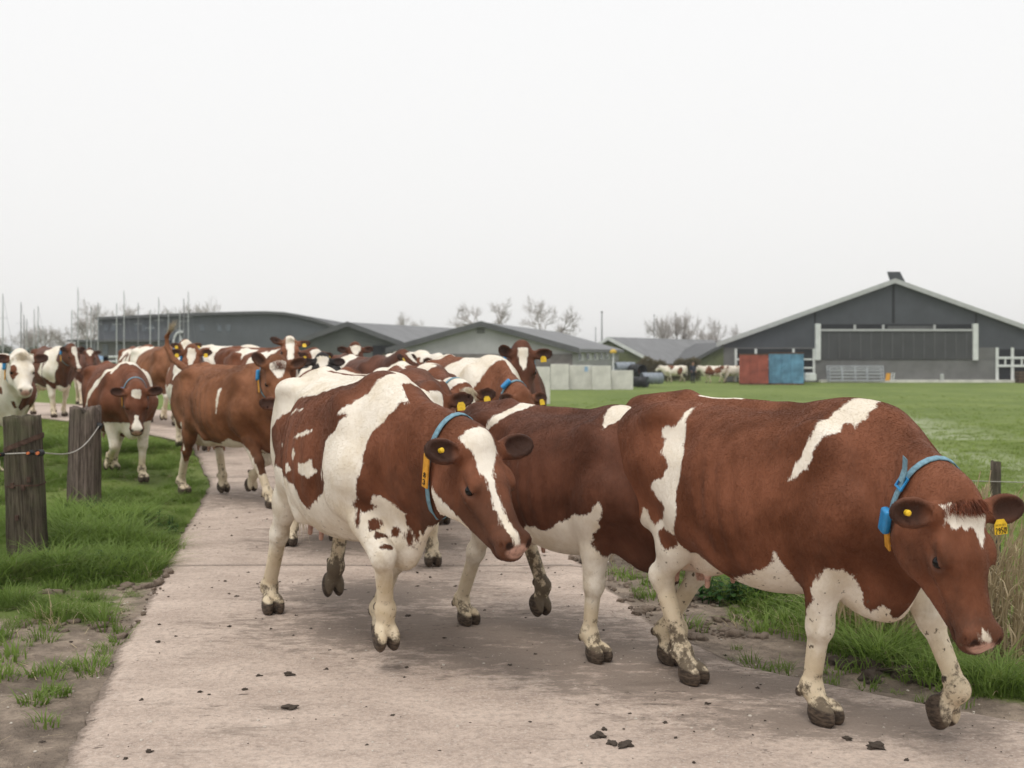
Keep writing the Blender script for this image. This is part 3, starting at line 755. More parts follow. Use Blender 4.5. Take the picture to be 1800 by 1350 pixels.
def hair_tuft(name, roots, dirs, lens, mat, parent, r=.0022, droop=.25, seed=3):
    """a lock of separate tapering strands joined in one mesh"""
    rng = random.Random(seed); V = []; F = []
    for p, d, L in zip(roots, dirs, lens):
        p = Vector(p); d = Vector(d).normalized(); sd = d.cross(Vector((rng.uniform(-1, 1), rng.uniform(-1, 1), rng.uniform(-1, 1))))
        sd = sd.normalized() if sd.length > 1e-3 else Vector((0, 1, 0)); n = len(V); bend = Vector((rng.uniform(-.4, .4), rng.uniform(-.4, .4), -droop*2))
        for i in range(4):
            t = i/3; q = p + d*(L*t) + bend*(L*t*t*.5); wd = r*(1 - .85*t)
            V += [q - sd*wd, q + sd*wd]
        F += [(n+2*i, n+2*i+1, n+2*i+3, n+2*i+2) for i in range(3)]
    o = mesh_obj(name, V, F, mat, parent); return o

def ray_out(bvh, o, d, back=.6):
    """surface point met when coming from outside along -d towards o"""
    o = Vector(o); d = Vector(d).normalized(); hit = bvh.ray_cast(o + d*back, -d, back*1.5)
    return (hit[0], hit[1]) if hit[0] is not None else (o, d)

def coat_hair(sp, S, V, Q, A, root, tint):
    """short hair all over: one strand every few millimetres, lying along the coat"""
    rs = np.random.RandomState(9); n = sp['fur']
    a, b, c, d = [V[Q[:, i]] for i in range(4)]; nr = np.cross(c - a, d - b); ar = np.linalg.norm(nr, axis=1)*.5; nr /= (2*ar[:, None] + 1e-12)
    f = rs.choice(len(Q), n, p=ar/ar.sum()); u, v = rs.rand(n, 1), rs.rand(n, 1)
    P = (a[f]*(1-u) + b[f]*u)*(1-v) + (d[f]*(1-u) + c[f]*u)*v; N = nr[f]
    val = {k: np.asarray(x)[Q[f]].mean(1) for k, x in A.items()}
    keep = (val['horn'] < .3) & (val['pink'] < .35) & (val['lid'] < .45); P, N, f = P[keep], N[keep], f[keep]; val = {k: x[keep] for k, x in val.items()}; n = len(P)
    poll, R, hs = S['head']; hc = (P - poll) @ R/hs; head = (hc[:, 0] > -.02) & (np.linalg.norm(hc - V3(.22, 0, -.08), axis=1) < .33)
    flow = np.tile(V3(-.75, 0, -.65), (n, 1)); flow[P[:, 2] < .62] = (-.15, 0, -1); flow[head] = R @ V3(.9, 0, -.35); w_ = np.sin(P[:, 0]*9 + P[:, 2]*7); flow[:, 2] += .35*w_; flow[:, 0] += .2*np.cos(P[:, 2]*11)
    flow += rs.normal(0, .12, (n, 3)); flow -= (flow*N).sum(1)[:, None]*N; flow /= np.linalg.norm(flow, axis=1)[:, None] + 1e-9
    L = rs.uniform(.006, .013, n)*(.6 + .4*sp.get('fur_r', 1.0))*np.where(head, .75, 1)*np.where(P[:, 2] < .5, .8, 1)*np.where((hc[:, 0] < .06) & (hc[:, 2] > -.03) & head, 1.5, 1); lift = rs.uniform(.02, .13, n)
    p1 = P + (flow*.55 + N*lift[:, None]*.55)*L[:, None]; p2 = P + (flow*1.0 + N*lift[:, None]*.6)*L[:, None]
    cu = bpy.data.hair_curves.new('coat_hair'); cu.add_curves([3]*n)
    pts = np.stack([P - N*.001, p1, p2], 1).reshape(-1, 3).astype(np.float32); cu.position_data.foreach_set('vector', pts.ravel())
    r_ = cu.attributes.get('radius') or cu.attributes.new('radius', 'FLOAT', 'POINT'); r_.data.foreach_set('value', np.tile(np.array([.0005, .00045, .0002], np.float32)*sp.get('fur_r', 1.0), n))
    for k, x in val.items():
        at_ = cu.attributes.new(k, 'FLOAT', 'CURVE'); at_.data.foreach_set('value', x.astype(np.float32))
    cu.materials.append(M['coat']); o = bpy.data.objects.new('coat_hair', cu); COL.objects.link(o); o.parent = root; o['coat_tint'] = (float(tint[0]), float(tint[1]), float(tint[2])); o['kind'] = 'stuff'
TINTS = dict(red=(.158, .055, .0255), light=(.215, .086, .039), dark=(.108, .039, .0205), black=(.022, .018, .017), mid=(.178, .065, .030))
def build_cow(sp):
    from mathutils.bvhtree import BVHTree
    S = skeleton(sp); F = cow_field(sp, S, sp.get('res', .02)); V, Q = F.mesh(); A = coat(sp, S, V); del F
    if sp.get('res', .02) < .03: V = skin_relief(sp, S, V, Q)
    root = empty(sp.get('name', 'cow'), sp['loc'], math.radians(sp['rz']), sp.get('s', 1.0))
    tag(root, sp['label'], 'cow', sp.get('group', 'cows walking up the farm track'))
    b = mesh_obj('body', V, Q, M['coat'], root)
    x, y, z = V.T
    A['splash'] = np.clip(sp.get('splash', .25)*np.clip((.95 - z)/.4, 0, 1)*(1 - np.clip(A['white']*-8, 0, .85)), 0, 1)
    A['grime'] = np.clip((.95 - z)/.4, 0, 1) + .6*np.clip((x - .62)/.2, 0, 1)*np.clip((1.05 - z)/.2, 0, 1)
    A['stain'] = np.clip((.85 - z)/.45, 0, 1)*sp.get('stain', .6)
    # skin folds across the neck and behind the elbow
    nk = np.clip(1 - np.abs(x - .90)/.2, 0, 1)*np.clip((z - .85)/.2, 0, 1); A['fold'] = (.5 + .5*np.sin(x*130 + z*46 + 4*np.sin(z*9)))*nk*.5
    for k, a in A.items():
        at_ = b.data.attributes.new(k, 'FLOAT', 'POINT'); at_.data.foreach_set('value', np.asarray(a, np.float32))
    tint = TINTS[sp.get('tint', 'red')]; b['coat_tint'] = (float(tint[0]), float(tint[1]), float(tint[2]))
    hs = S['head'][2]; R = S['head'][1]; far = sp.get('res', .02) > .03
    if far: return root
    bvh = BVHTree.FromPolygons([tuple(v) for v in V], [tuple(q) for q in Q]) if sp.get('collar') or sp.get('tags') or sp.get('tuft') else None
    # eyes
    for q in (-1, 1):
        bm = bmesh.new(); bmesh.ops.create_uvsphere(bm, u_segments=16, v_segments=10, radius=.0215*hs); me = bpy.data.meshes.new('eye'); bm.to_mesh(me); bm.free()
        for p in me.polygons: p.use_smooth = True
        me.materials.append(M['eye']); e = bpy.data.objects.new('eye', me); COL.objects.link(e); e.parent = root; e.location = hp(S, (.19, q*.1035, -.067))
    # ear tags
    for i, ea in enumerate(sp.get('ears', EAR0)):
        tg = ea.get('tag')
        if not tg: continue
        bs = V3(.025, ea['s']*.088, -.045); d = nrm(ea['d']); o = np.asarray(ea['o'], float); o = nrm(o - (o @ d)*d); w = np.cross(d, o)
        if w @ V3(0, 0, 1) > 0: w = -w          # w hangs down
        D, O, W_ = [Vector(R @ k) for k in (d, o, w)]; c = Vector(hp(S, bs + d*tg.get('at', .11) + w*tg.get('dn', .03) + o*.012))
        if tg['kind'] == 'flag':
            mb = MB(); hw, hh = .026*hs, .047*hs; side = W_.cross(O).normalized()
            q = [c + side*(-hw*.55) , c + side*(hw*.55), c + side*hw + W_*hh*.4, c + side*hw + W_*hh*1.15, c - side*hw + W_*hh*1.15, c - side*hw + W_*hh*.4]
            mb.prism([p + O*.014 for p in q], O*.003); ob = mb.build('ear_tag', M['tag_yellow'], root)
            if tg.get('text'):
                sd_ = side if side.dot(Vector(R @ V3(0, 1, 0))) > 0 else -side      # reads left to right from the front
                L = MB(); lettering(L, tg['text'], c + O*.0185 - sd_*hw*.88 + W_*hh*1.08, sd_, -W_, .022*hs, .0082*hs, .0031*hs, .0014)
                lettering(L, '1111111', c + O*.0185 - sd_*hw*.8 + W_*hh*.50, sd_, -W_, .007*hs, .0025*hs, .0035*hs, .0007)
                
                if tg.get('sup'): lettering(L, tg['sup'], c + O*.0185 + sd_*hw*.70 + W_*hh*.86, sd_, -W_, .010*hs, .005*hs, 0, .0011)
                L.build('tag_number', M['print_black'], ob)
        else:
            mb = MB(); mb.tube([c - O*.004, c + O*.012, c + O*.016], [.011*hs, .011*hs, .006*hs], 12); mb.build('ear_tag', M['tag_yellow'], root)
    # collar: a strap laid on the neck behind the jaw
    cl = sp.get('collar')
    if cl:
        hc_ = np.asarray(hp(S, (.03, 0, -.13))); an = nrm(hc_ - V3(.66, 0, 1.06)); cen = hc_ - an*cl.get('back', .13); ax = nrm(an*.8 + R[:, 0]*cl.get('tilt', .25))
        e1 = nrm(V3(0, 0, 1) - ax[2]*ax); e2 = np.cross(ax, e1)           # e1 up, e2 towards a side
        N = 40; P = []; Nn = []
        for i in range(N):
            g = 2*math.pi*i/N; d = e1*math.cos(g) + e2*math.sin(g)
            h_ = bvh.ray_cast(Vector(cen), Vector(d), .5)[0]; P.append(np.array(h_) if h_ is not None else cen + d*.16); Nn.append(d)
        rad = np.array([np.linalg.norm(p - cen) for p in P]); rad = np.clip(rad, .06, .36); raw_ = rad.copy()
        for _ in range(3): rad = np.maximum(rad*.6, (np.roll(rad, 1) + np.roll(rad, -1) + 2*rad)/4)
        rad = np.maximum(rad, raw_ - .02)
        P = [cen + Nn[i]*(rad[i] + .010) for i in range(N)]
        mb = MB(); W = .0145*cl.get('w', 1); V_ = []
        for i in range(N):
            for a, bq in ((-1, 0), (1, 0), (1, .006), (-1, .006)): V_.append(Vector(P[i] + ax*a*W + Nn[i]*bq))
        Fq = [(4*i+k, 4*i+(k+1) % 4, 4*((i+1) % N)+(k+1) % 4, 4*((i+1) % N)+k) for i in range(N) for k in range(4)]
        mb.add(V_, Fq); strap = mb.build('collar', M['strap_blue'], root, True)
        def frame(deg):
            g = math.radians(deg) % (2*math.pi); i = int(round(g/(2*math.pi)*N)) % N
            t = nrm(P[(i+1) % N] - P[i-1]); n = nrm(np.cross(ax, t)); n = n if n @ Nn[i] > 0 else -n
            return Vector(P[i]), Vector(t), Vector(ax), Vector(n)
        for kind, deg in cl.get('fit', []):
            p, t, a, n = frame(deg)
            Rm = Matrix((t, a, n)).transposed()
            if kind == 'plate':                                            # orange number plate on the strap
                mb = MB(); mb.box((-.080, -.021, .004), (.080, .021, .014), Rm, p); ob = mb.build('number_plate', M['plate_orange'], strap, bevel=.003)
                if cl.get('text'):
                    L = MB(); dn = t if t.z < 0 else -t; rt = a.cross(Vector((0, 0, 1)))
                    hx = a if cl.get('flip', 1) > 0 else -a
                    for j, ch in enumerate(cl['text']): lettering(L, ch, p + n*.016 + dn*(.018 + j*.034 + .012) - hx*.010, hx, -dn, .024, .020, 0, .0022)
                    L.build('plate_digit', M['print_black'], ob)
            elif kind == 'box':                                            # blue sensor box
                bm = bmesh.new(); bmesh.ops.create_cube(bm, size=1)
                bmesh.ops.scale(bm, vec=(.105, .058, .034), verts=bm.verts); bmesh.ops.bevel(bm, geom=bm.edges[:], offset=.014, segments=3, affect='EDGES', profile=.6)
                for v_ in bm.verts: v_.co.y *= 1 - 3.2*abs(v_.co.x)**1.2
                me = bpy.data.meshes.new('sensor_box'); bm.to_mesh(me); bm.free()
                for q in me.polygons: q.use_smooth = True
                me.materials.append(M['plastic_blue']); ob = bpy.data.objects.new('sensor_box', me); COL.objects.link(ob); ob.parent = strap
                ob.matrix_local = Matrix.Translation(p + n*.02) @ Rm.to_4x4()
            elif kind == 'buckle':
                mb = MB(); hw, hl = .027, .030
                for a0, a1, b0, b1 in ((-hl, hl, -hw, -hw+.009), (-hl, hl, hw-.009, hw), (-hl, -hl+.009, -hw+.009, hw-.009), (hl-.009, hl, -hw+.009, hw-.009)): mb.box((a0, b0, .004), (a1, b1, .013), Rm, p)
                mb.build('buckle', M['plastic_blue'], strap, bevel=.002)
                up = t if t.z > 0 else -t; q0 = p + n*.012; q1 = q0 + up*.05 + n*.012; q2 = q1 + up*.05 + n*.03
                mb = MB(); V_ = []
                for q in (q0, q1, q2):
                    V_ += [q - a*.018, q + a*.018, q + a*.018 + n*.004, q - a*.018 + n*.004]
                mb.add(V_, [(4*i+k, 4*i+(k+1) % 4, 4*i+4+(k+1) % 4, 4*i+4+k) for i in range(2) for k in range(4)] + [(0, 1, 2, 3), (8, 9, 10, 11)]); mb.build('strap_end', M['strap_blue'], strap)
    # tuft between the ears
    tf = sp.get('tuft')
    if tf:
        rng = random.Random(sp.get('seed', 1)); ro, di, le = [], [], []
        for i in range(tf.get('n', 900)):
            a, bq = rng.uniform(-.015, tf.get('f', .07)), rng.gauss(0, .034); q = hp(S, (a, max(-.085, min(.085, bq)), .02))
            p, n = ray_out(bvh, hp(S, (a, max(-.085, min(.085, bq)), -.07)), R[:, 2], .25)
            ro.append(Vector(p) - Vector(n)*.004); di.append(Vector(R @ V3(rng.uniform(.5, 1.1), bq*6 + rng.gauss(0, .3), rng.uniform(.10, .55)))); le.append(rng.uniform(.015, tf.get('len', .042)))
        hair_tuft('poll_hair', ro, di, le, M[tf.get('mat', 'hair_red')], root, .0019, .30)
    if sp.get('fur'): coat_hair(sp, S, V, Q, A, root, tint)
    # tail switch
    sw = sp.get('switch', 'hair_cream')
    if sw:
        tl = [np.asarray(t, float) for t in sp.get('tail', TAIL0)]; d = nrm(tl[-1] - tl[-2]); rng = random.Random(4); ro, di, le = [], [], []
        for i in range(90):
            tq = rng.random(); q = tl[-1]*(tq) + tl[-2]*(1 - tq)*1.0
            ro.append(q + np.array([rng.gauss(0, .008), rng.gauss(0, .008), 0])); di.append(d + np.array([rng.gauss(0, .13), rng.gauss(0, .13), rng.gauss(0, .1)])); le.append(rng.uniform(.10, .24))
        hair_tuft('tail_switch', ro, di, le, M[sw], root, .003, .12)
    return root
# ------------------------------------------------------------------ farm buildings and the yard beyond the field
def ribbed(name, col, rough=.5, freq=14, axis='X', var=.12):
    t = NT(name); sc = {'X': (1, 0, 0), 'Z': (0, 0, 1)}[axis]; v = t.geo(); w = t.new('ShaderNodeTexWave'); w.bands_direction = axis; w.inputs['Scale'].default_value = freq
    t.link(v, w.inputs['Vector']); n = t.noise(v, .6, 5, .6); n2 = t.noise(t.geo((3, 3, .3)), 1.5, 5)
    dk = tuple(c*(1 - var) for c in col); lt = tuple(c*(1 + var) for c in col)
    c = t.mix(t.ramp(n, .3, .7), dk, lt); c = t.mix(t.math('MULTIPLY', t.ramp(n2, .5, .8), .25), c, tuple(x*.65 for x in col))
    c = t.mix(t.math('MULTIPLY', w.outputs['Fac'], .18), c, dk)
    return t.done(c, rough, t.bump(w.outputs['Fac'], .35, .03))
M['clad_dark'] = ribbed('clad_dark', (.070, .076, .088), .5, 3.2, 'Z'); M['clad_blue'] = ribbed('clad_blue', (.105, .115, .128), .5, 3.0, 'X')
M['conc_wall'] = plain('conc_wall', (.150, .150, .148), .85, .14, .8); M['conc_pale'] = plain('conc_pale', (.60, .585, .545), .9, .14, 1.2)
M['trim'] = plain('trim', (.42, .43, .43), .5, .08, 2); M['white_metal'] = plain('white_metal', (.62, .64, .63), .45, .08, 2); M['galv'] = plain('galv', (.36, .38, .40), .4, .15, 3, .5, .4)
M['shade_and_seam'] = plain('shade_and_seam', (.022, .024, .028), .9, .3, .5); M['roof_dark'] = ribbed('roof_dark', (.105, .108, .112), .7, 2.6, 'X'); M['roof_grey'] = ribbed('roof_grey', (.20, .203, .208), .75, 2.6, 'X')  # the near-black one paints shade into openings and gaps, and colours the seams
M['wall_green'] = ribbed('wall_green', (.105, .113, .108), .7, 2.5, 'X'); M['wall_grey'] = ribbed('wall_grey', (.40, .40, .405), .75, 2.5, 'X'); M['brick_band'] = plain('brick_band', (.17, .155, .15), .9, .2, 2)
M['curtain'] = ribbed('curtain', (.062, .064, .067), .6, 1.6, 'Z'); M['rib_grey'] = plain('rib_grey', (.092, .094, .097), .6, .1, 2)
M['box_red'] = plain('box_red', (.31, .085, .058), .7, .28, 1.4); M['box_blue'] = plain('box_blue', (.115, .26, .38), .65, .32, 1.4); M['rust'] = plain('rust', (.10, .055, .035), .9, .4, 5)
M['glass'] = plain('glass', (.10, .12, .14), .15, .2, 1, .6); M['olive'] = plain('olive', (.135, .15, .075), .85, .15, 1); M['black_plastic'] = plain('black_plastic', (.02, .021, .023), .5, .2, 3); M['grey_plastic'] = plain('grey_plastic', (.24, .27, .31), .5, .15, 3)
M['mast_metal'] = plain('mast_metal', (.40, .41, .42), .45, .1, 3); M['mast_dark'] = plain('mast_dark', (.20, .20, .21), .5, .1, 3); M['yellow'] = plain('yellow', (.60, .40, .06), .5, .15, 3); M['tarp_blue'] = plain('tarp_blue', (.24, .36, .52), .6, .2, 2); M['red_cloth'] = plain('red_cloth', (.30, .03, .04), .7, .2, 2)
M['wood_dark'] = plain('wood_dark', (.10, .07, .05), .9, .3, 4)

def gable_house(name, label, cat, d, xl, xr, ye, xa, ya, base_z, depth, mats, ov=.5, skew=0.0, band=None):
    """gable end towards the camera at distance d; pixels give eaves and apex; depth runs back, skewed sideways"""
    P = lambda u, v, k=0.0: Vector(((u - 900)/FPX*d + skew*k, d + k, CAM_H + (HOR - v)/FPX*d))
    L, R_, A = P(xl, ye), P(xr, ye), P(xa, ya); c = Vector((A.x, d, base_z)); root = empty(name, c); tag(root, label, cat)
    sh = lambda p: Vector(p) - c
    z0 = base_z
    mb = MB(); poly = [(L.x, d, z0), (R_.x, d, z0), (R_.x, d, R_.z), (A.x, d, A.z), (L.x, d, L.z)]
    mb.prism([sh(p) for p in poly], (skew*depth, depth, 0)); mb.build('wall', mats[0], root)
    th = .28
    for (e, sgn) in ((L, -1), (R_, 1)):
        sl = (A - e).normalized(); out = e - sl*ov; n = Vector((-sl.z*sgn, 0, abs(sl.x))) if False else Vector((0, 0, 1))
        q = [out + Vector((0, -.35, .02)), A + Vector((0, -.35, .02)), A + Vector((0, -.35, .02 + th)), out + Vector((0, -.35, .02 + th))]
        MB().prism([sh(p) for p in q], (skew*(depth + .7), depth + .7, 0)).build('roof', mats[1], root)
        q = [out + Vector((0, -.44, -.05)), A + Vector((0, -.44, -.05)), A + Vector((0, -.44, .36)), out + Vector((0, -.44, .36))]
        MB().prism([sh(p) for p in q], (0, .085, 0)).build('verge_trim', mats[2], root)
    if band:
        p0, p1 = P(xl, band), P(xr, band); MB().box(sh((p0.x - .02, d - .06, z0)), sh((p1.x + .02, d - .004, p0.z))).build('lower_wall', mats[3], root)
    return root, P, sh

# ---- the cattle barn
BD = 100.0; bz = CAM_H + (HOR - 671)/FPX*BD
barn, P, sh = gable_house('cattle_barn', 'large dark grey cattle barn with pale verge and long ventilation curtain across the field', 'barn', BD, 1272, 1870, 604, 1571, 497, bz, 46, (M['clad_dark'], M['roof_dark'], M['trim']), ov=.75, skew=.37)
def wallbox(u0, v0, u1, v1, out, name, mat, parent=barn, y0=.004, root_c=None, d=BD):
    a, b = P(u0, v1), P(u1, v0); lo = (a.x, d - out, a.z); hi = (b.x, d - y0, b.z)
    return MB().box(sh(lo), sh(hi)).build(name, mat, parent)
wallbox(1272, 611, 1438, 671, .05, 'lower_wall', M['conc_wall']); wallbox(1433, 632, 1750, 671, .10, 'lower_wall', M['conc_wall'])
wallbox(1714, 611, 1752, 631.5, .05, 'lower_wall', M['conc_wall'])
wallbox(1438, 570, 1712, 582, .03, 'ventilation_opening', M['shade_and_seam'])  # flat dark panel on the closed wall, coloured as the opening's inner shade
cur = wallbox(1440, 580, 1711, 632, .16, 'ventilation_curtain', M['curtain'])
for k in range(14):
    u = 1455 + k*18.6; wallbox(u, 584, u + 2.0, 630, .19, 'curtain_rib', M['rib_grey'], cur, .161)
wallbox(1440, 578.5, 1711, 582, .26, 'curtain_rail', M['trim'], y0=.162)
for u in (1432, 1708): wallbox(u, 569, u + 9, 633, .34, 'curtain_post', M['white_metal'])
for u in (1500, 1550, 1640): wallbox(u, 571, u + 4, 579, .12, 'opening_strut', M['trim'])
wallbox(1560, 573, 1640, 579, .10, 'opening_panel', M['rib_grey'])
for (u0, u1) in ((1295, 1326), (1330, 1392), (1396, 1428)): wallbox(u0, 613, u1, 671, .075, 'doorway', M['shade_and_seam'], y0=.051)  # dark panels on a solid wall; the shade inside is only colour
for u in (1291, 1326, 1392, 1428): wallbox(u, 613, u + 4, 671, .17, 'door_post', M['white_metal'], y0=.052)
for v in (630, 645): wallbox(1295, v, 1428, v + 3, .22, 'door_rail', M['white_metal'], y0=.171)
for (u0, u1) in ((1754, 1776), (1780, 1815)): wallbox(u0, 614, u1, 671, .075, 'doorway', M['shade_and_seam'])  # no hole behind these either: dark colour for the unlit inside
for u in (1749, 1776, 1815): wallbox(u, 611, u + 5, 671, .17, 'door_post', M['white_metal'], y0=.076 if u > 1750 else .11)
for v in (627, 641): wallbox(1752, v, 1815, v + 4, .23, 'door_rail', M['white_metal'], y0=.171)
for u in (1764, 1793): wallbox(u, 631.2, u + 3, 640.8, .2, 'gate_bar', M['white_metal'], y0=.171)
wallbox(1568, 500, 1572.5, 568, .03, 'cladding_seam', M['shade_and_seam']); wallbox(1431, 548, 1434, 568.5, .03, 'cladding_seam', M['shade_and_seam']); wallbox(1714, 549, 1717, 610.5, .03, 'cladding_seam', M['shade_and_seam'])
wallbox(1438, 667.5, 1790, 673, .9, 'plinth', M['conc_pale'], y0=.102)
# ridge vent: two leaning plates
va, vb = P(1557, 478), P(1580, 478); v0, v1 = P(1563, 497), P(1591, 499)
MB().prism([sh(p) for p in ((va.x, BD-.3, va.z), (vb.x, BD-.3, vb.z), (v1.x, BD-.3, v1.z), (v0.x, BD-.3, v0.z))], (.37*40, 40, 0)).build('ridge_vent', M['clad_dark'], barn)

def yard(name, label, cat, d, group=None):
    o = empty(name, (0, 0, 0)); tag(o, label, cat, group); return o
def pbox(u0, v0, u1, v1, d, dep, name, mat, parent, bevel=0):
    a, b = at(u0, v1, d), at(u1, v0, d); pl = Vector(parent.location) if parent else Vector()
    return MB().box(Vector((a.x, d, a.z)) - pl, Vector((b.x, d + dep, b.z)) - pl).build(name, mat, parent, bevel=bevel)
def container(name, label, u0, u1, v0, v1, mat, doormat):
    a, b = at(u0, v1, 92), at(u1, v0, 92); zb = lz((a.x + b.x)/2, 93); r = empty(name, ((a.x + b.x)/2, 92, zb), -math.atan2((a.x + b.x)/2, 92)*1.05); tag(r, label, 'container')
    w, h = b.x - a.x, b.z - zb
    MB().box((-w/2, 0, .12), (w/2, 5.5, h)).build('shell', mat, r)
    n = 11
    for k in range(n): x = -w/2 + .06 + (w - .12)*k/(n - 1); MB().box((x - .045, -.04, .18), (x + .045, -.003, h - .08)).build('rib', mat, r)
    MB().box((-w/2, -.06, 0), (w/2, 5.5, .118)).build('base_rail', doormat, r); MB().box((-w/2 - .01, -.055, h - .09), (w/2 + .01, -.045, h + .01)).build('top_rail', doormat, r)
    for x in (-w*.12, w*.12): MB().tube([(x, -.08, .2), (x, -.08, h - .15)], .03, 6).build('lock_bar', mat, r)
    return r
container('shipping_container', 'rust-red container in front of the cattle barn', 1300, 1350, 622, 671, M['box_red'], M['rust'])
container('shipping_container', 'faded blue container in front of the cattle barn', 1352, 1412, 620, 671, M['box_blue'], M['rust'])
# white tank beside the blue container
r = empty('liquid_tank', at(1422, 671, 93)); tag(r, 'square white plastic tank on the grass beside the blue container', 'tank')
bm = bmesh.new(); bmesh.ops.create_cube(bm, size=1); bmesh.ops.scale(bm, vec=(1.0, 1.0, .72), verts=bm.verts); bmesh.ops.translate(bm, vec=(0, 0, .38), verts=bm.verts); bmesh.ops.bevel(bm, geom=bm.edges[:], offset=.10, segments=3, affect='EDGES')
me = bpy.data.meshes.new('tank_body'); bm.to_mesh(me); bm.free(); me.materials.append(M['white_metal']); o = bpy.data.objects.new('tank_body', me); COL.objects.link(o); o.parent = r
MB().tube([(0, 0, .74), (0, 0, .80)], .13, 12).build('lid', M['black_plastic'], r)
MB().box((-.52, -.52, .0), (.52, .52, .02)).build('pallet', M['wood_dark'], r)
# stacked gates leaning on the barn
for k, (u0, u1, v0, v1, dd) in enumerate(((1455, 1554, 643, 670, 98.6), (1459, 1550, 646, 671, 98.2))):
    a, b = at(u0, v1, dd), at(u1, v0, dd); r = empty('field_gate', (a.x, dd, a.z)); tag(r, ('galvanised field gate leaning on the barn wall, rear of the pair', 'galvanised field gate leaning on the barn wall, front of the pair')[k], 'gate', 'gates leaning on the barn')
    w, h = b.x - a.x, b.z - a.z
    for j in range(5): z = .08 + (h - .12)*j/4; MB().tube([(0, .3*z/h, z), (w, .3*z/h, z)], .05, 6).build('bar', M['galv'], r)
    for x in (0, w*.25, w*.5, w*.72, w): MB().tube([(x, 0, 0), (x, .3, h)], .055, 6).build('upright', M['galv'], r)
for (u, v0, v1, lab, mt) in ((1562, 656, 670, 'small orange barrier board leaning by the gates', M['yellow']), (1656, 657, 670, 'short pale post stub standing before the barn wall', M['trim']), (1797, 652, 673, 'brown wooden crate at the edge of the barn door', M['wood_dark'])):
    a = at(u, v1, 97.5); h = (v1 - v0)/FPX*97.5; r = empty('barrier_board' if 'board' in lab else 'post_stub' if 'stub' in lab else 'crate', a); tag(r, lab, lab.split()[2] if 'stub' not in lab else 'post')
    if 'crate' in lab:
        r['category'] = 'crate'
        for j in range(4): MB().box((-.45, -.45, .02 + j*h/4), (.45, .45, (j + .86)*h/4)).build('slat_course', mt, r)
        MB().box((-.40, -.40, 0), (.40, .40, h*.98)).build('core', M['shade_and_seam'], r)
    elif 'stub' in lab:
        MB().tube([(0, 0, 0), (0, 0, h*.9), (0, 0, h)], [.17, .15, .08], 8).build('shaft', mt, r); MB().box((-.25, -.25, 0), (.25, .25, .05)).build('foot', M['conc_pale'], r)
    else:
        r['category'] = 'barrier'
        MB().prism([(-.28, 0, .05), (.1, 0, .05), (.2, .1, h), (-.15, .1, h)], (0, .05, 0)).build('board', M['plate_orange'], r)
        for x in (.22, .42): MB().tube([(x, 0, 0), (x + .12, .15, h*1.05)], .04, 6).build('leg', M['white_metal'], r)

# ---- middle shed: pale gable, dark roof running back to the right
D2 = 84.0; z2 = -1.1
shed, P, sh = gable_house('farm_shed', 'low shed with pale grey gable and dark roof behind the frontal-faced cow', 'shed', D2, 690, 1006, 617, 846, 573, z2, 40, (M['wall_grey'], M['roof_grey'], M['roof_dark'], M['brick_band']), ov=.5, skew=.18, band=622)
MB().box(sh((P(838, 600).x, D2 - .05, P(838, 586).z)), sh((P(852, 586).x, D2 - .004, P(838, 577).z))).build('gable_vent', M['conc_wall'], shed)
pr = P(1006, 617)
for k in range(6):
    y = D2 + 3 + k*5.5; x = pr.x + .18*(y - D2); MB().prism([sh((x + .006, y, .95)), sh((x + .18*4 + .006, y + 4, .95)), sh((x + .18*4 + .006, y + 4, 1.65)), sh((x + .006, y, 1.65))], (.06, 0, 0)).build('window', M['white_metal'], shed)
for k in range(6):
    y = D2 + 3.2 + k*5.5; x = pr.x + .18*(y - D2) + .068; MB().prism([sh((x, y, 1.05)), sh((x + .18*1.6, y + 1.6, 1.05)), sh((x + .18*1.6, y + 1.6, 1.55)), sh((x, y, 1.55))], (.02, 0, 0)).build('pane', M['glass'], shed)
# ---- green-grey shed further left
D3 = 92.0
shed2, P, sh = gable_house('storage_shed', 'dark green-grey gabled shed between the curved hall and the pale gable', 'shed', D3, 520, 702, 606, 612, 573, -1.1, 26, (M['wall_green'], M['roof_grey'], M['roof_dark']), ov=.4, skew=.34)
a = P(690, 640); MB().box(sh((P(655, 620).x, D3 - .05, .1)), sh((P(690, 620).x, D3 - .004, 2.2))).build('door', M['shade_and_seam'], shed2)
# ---- far shed to the right of it, olive end wall by the barn
D4 = 130.0
shed3, P, sh = gable_house('distant_shed', 'far grey roofed shed beyond the brown hedge', 'shed', D4, 1000, 1150, 640, 1068, 597, -1.1, 50, (M['olive'], M['roof_grey'], M['white_metal']), ov=.6, skew=.55)
D5 = 125.0
shed4, P, sh = gable_house('olive_shed', 'low olive green shed half hidden by the barn corner', 'shed', D5, 1212, 1330, 640, 1275, 606, -1.1, 20, (M['olive'], M['roof_dark'], M['roof_dark']), ov=.5)

# ---- curved hall by the marina
D6 = 120.0; zh = -1.1
hall = empty('curved_hall', at(400, 625, D6)); hall.location.z = zh; c = Vector(hall.location); tag(hall, 'long blue-grey hall with a curved roof behind the herd at left', 'hall')
prof = [(172, 563), (230, 560), (300, 557), (380, 554.5), (430, 553), (470, 552.5), (500, 554), (525, 558), (550, 564), (575, 572), (592, 579), (600, 583)]
pts = [at(u, v, D6) for u, v in prof]
MB().prism([p - c for p in [Vector((pts[0].x, D6, zh))] + [Vector((pts[-1].x, D6, zh))] + pts[::-1]], (0, 30, 0)).build('wall', M['clad_blue'], hall)
for a, b in zip(pts[:-1], pts[1:]):
    MB().prism([p - c for p in (a + Vector((0, -.5, .02)), b + Vector((0, -.5, .02)), b + Vector((0, -.5, .32)), a + Vector((0, -.5, .32)))], (0, 31, 0)).build('roof', M['roof_dark'], hall)
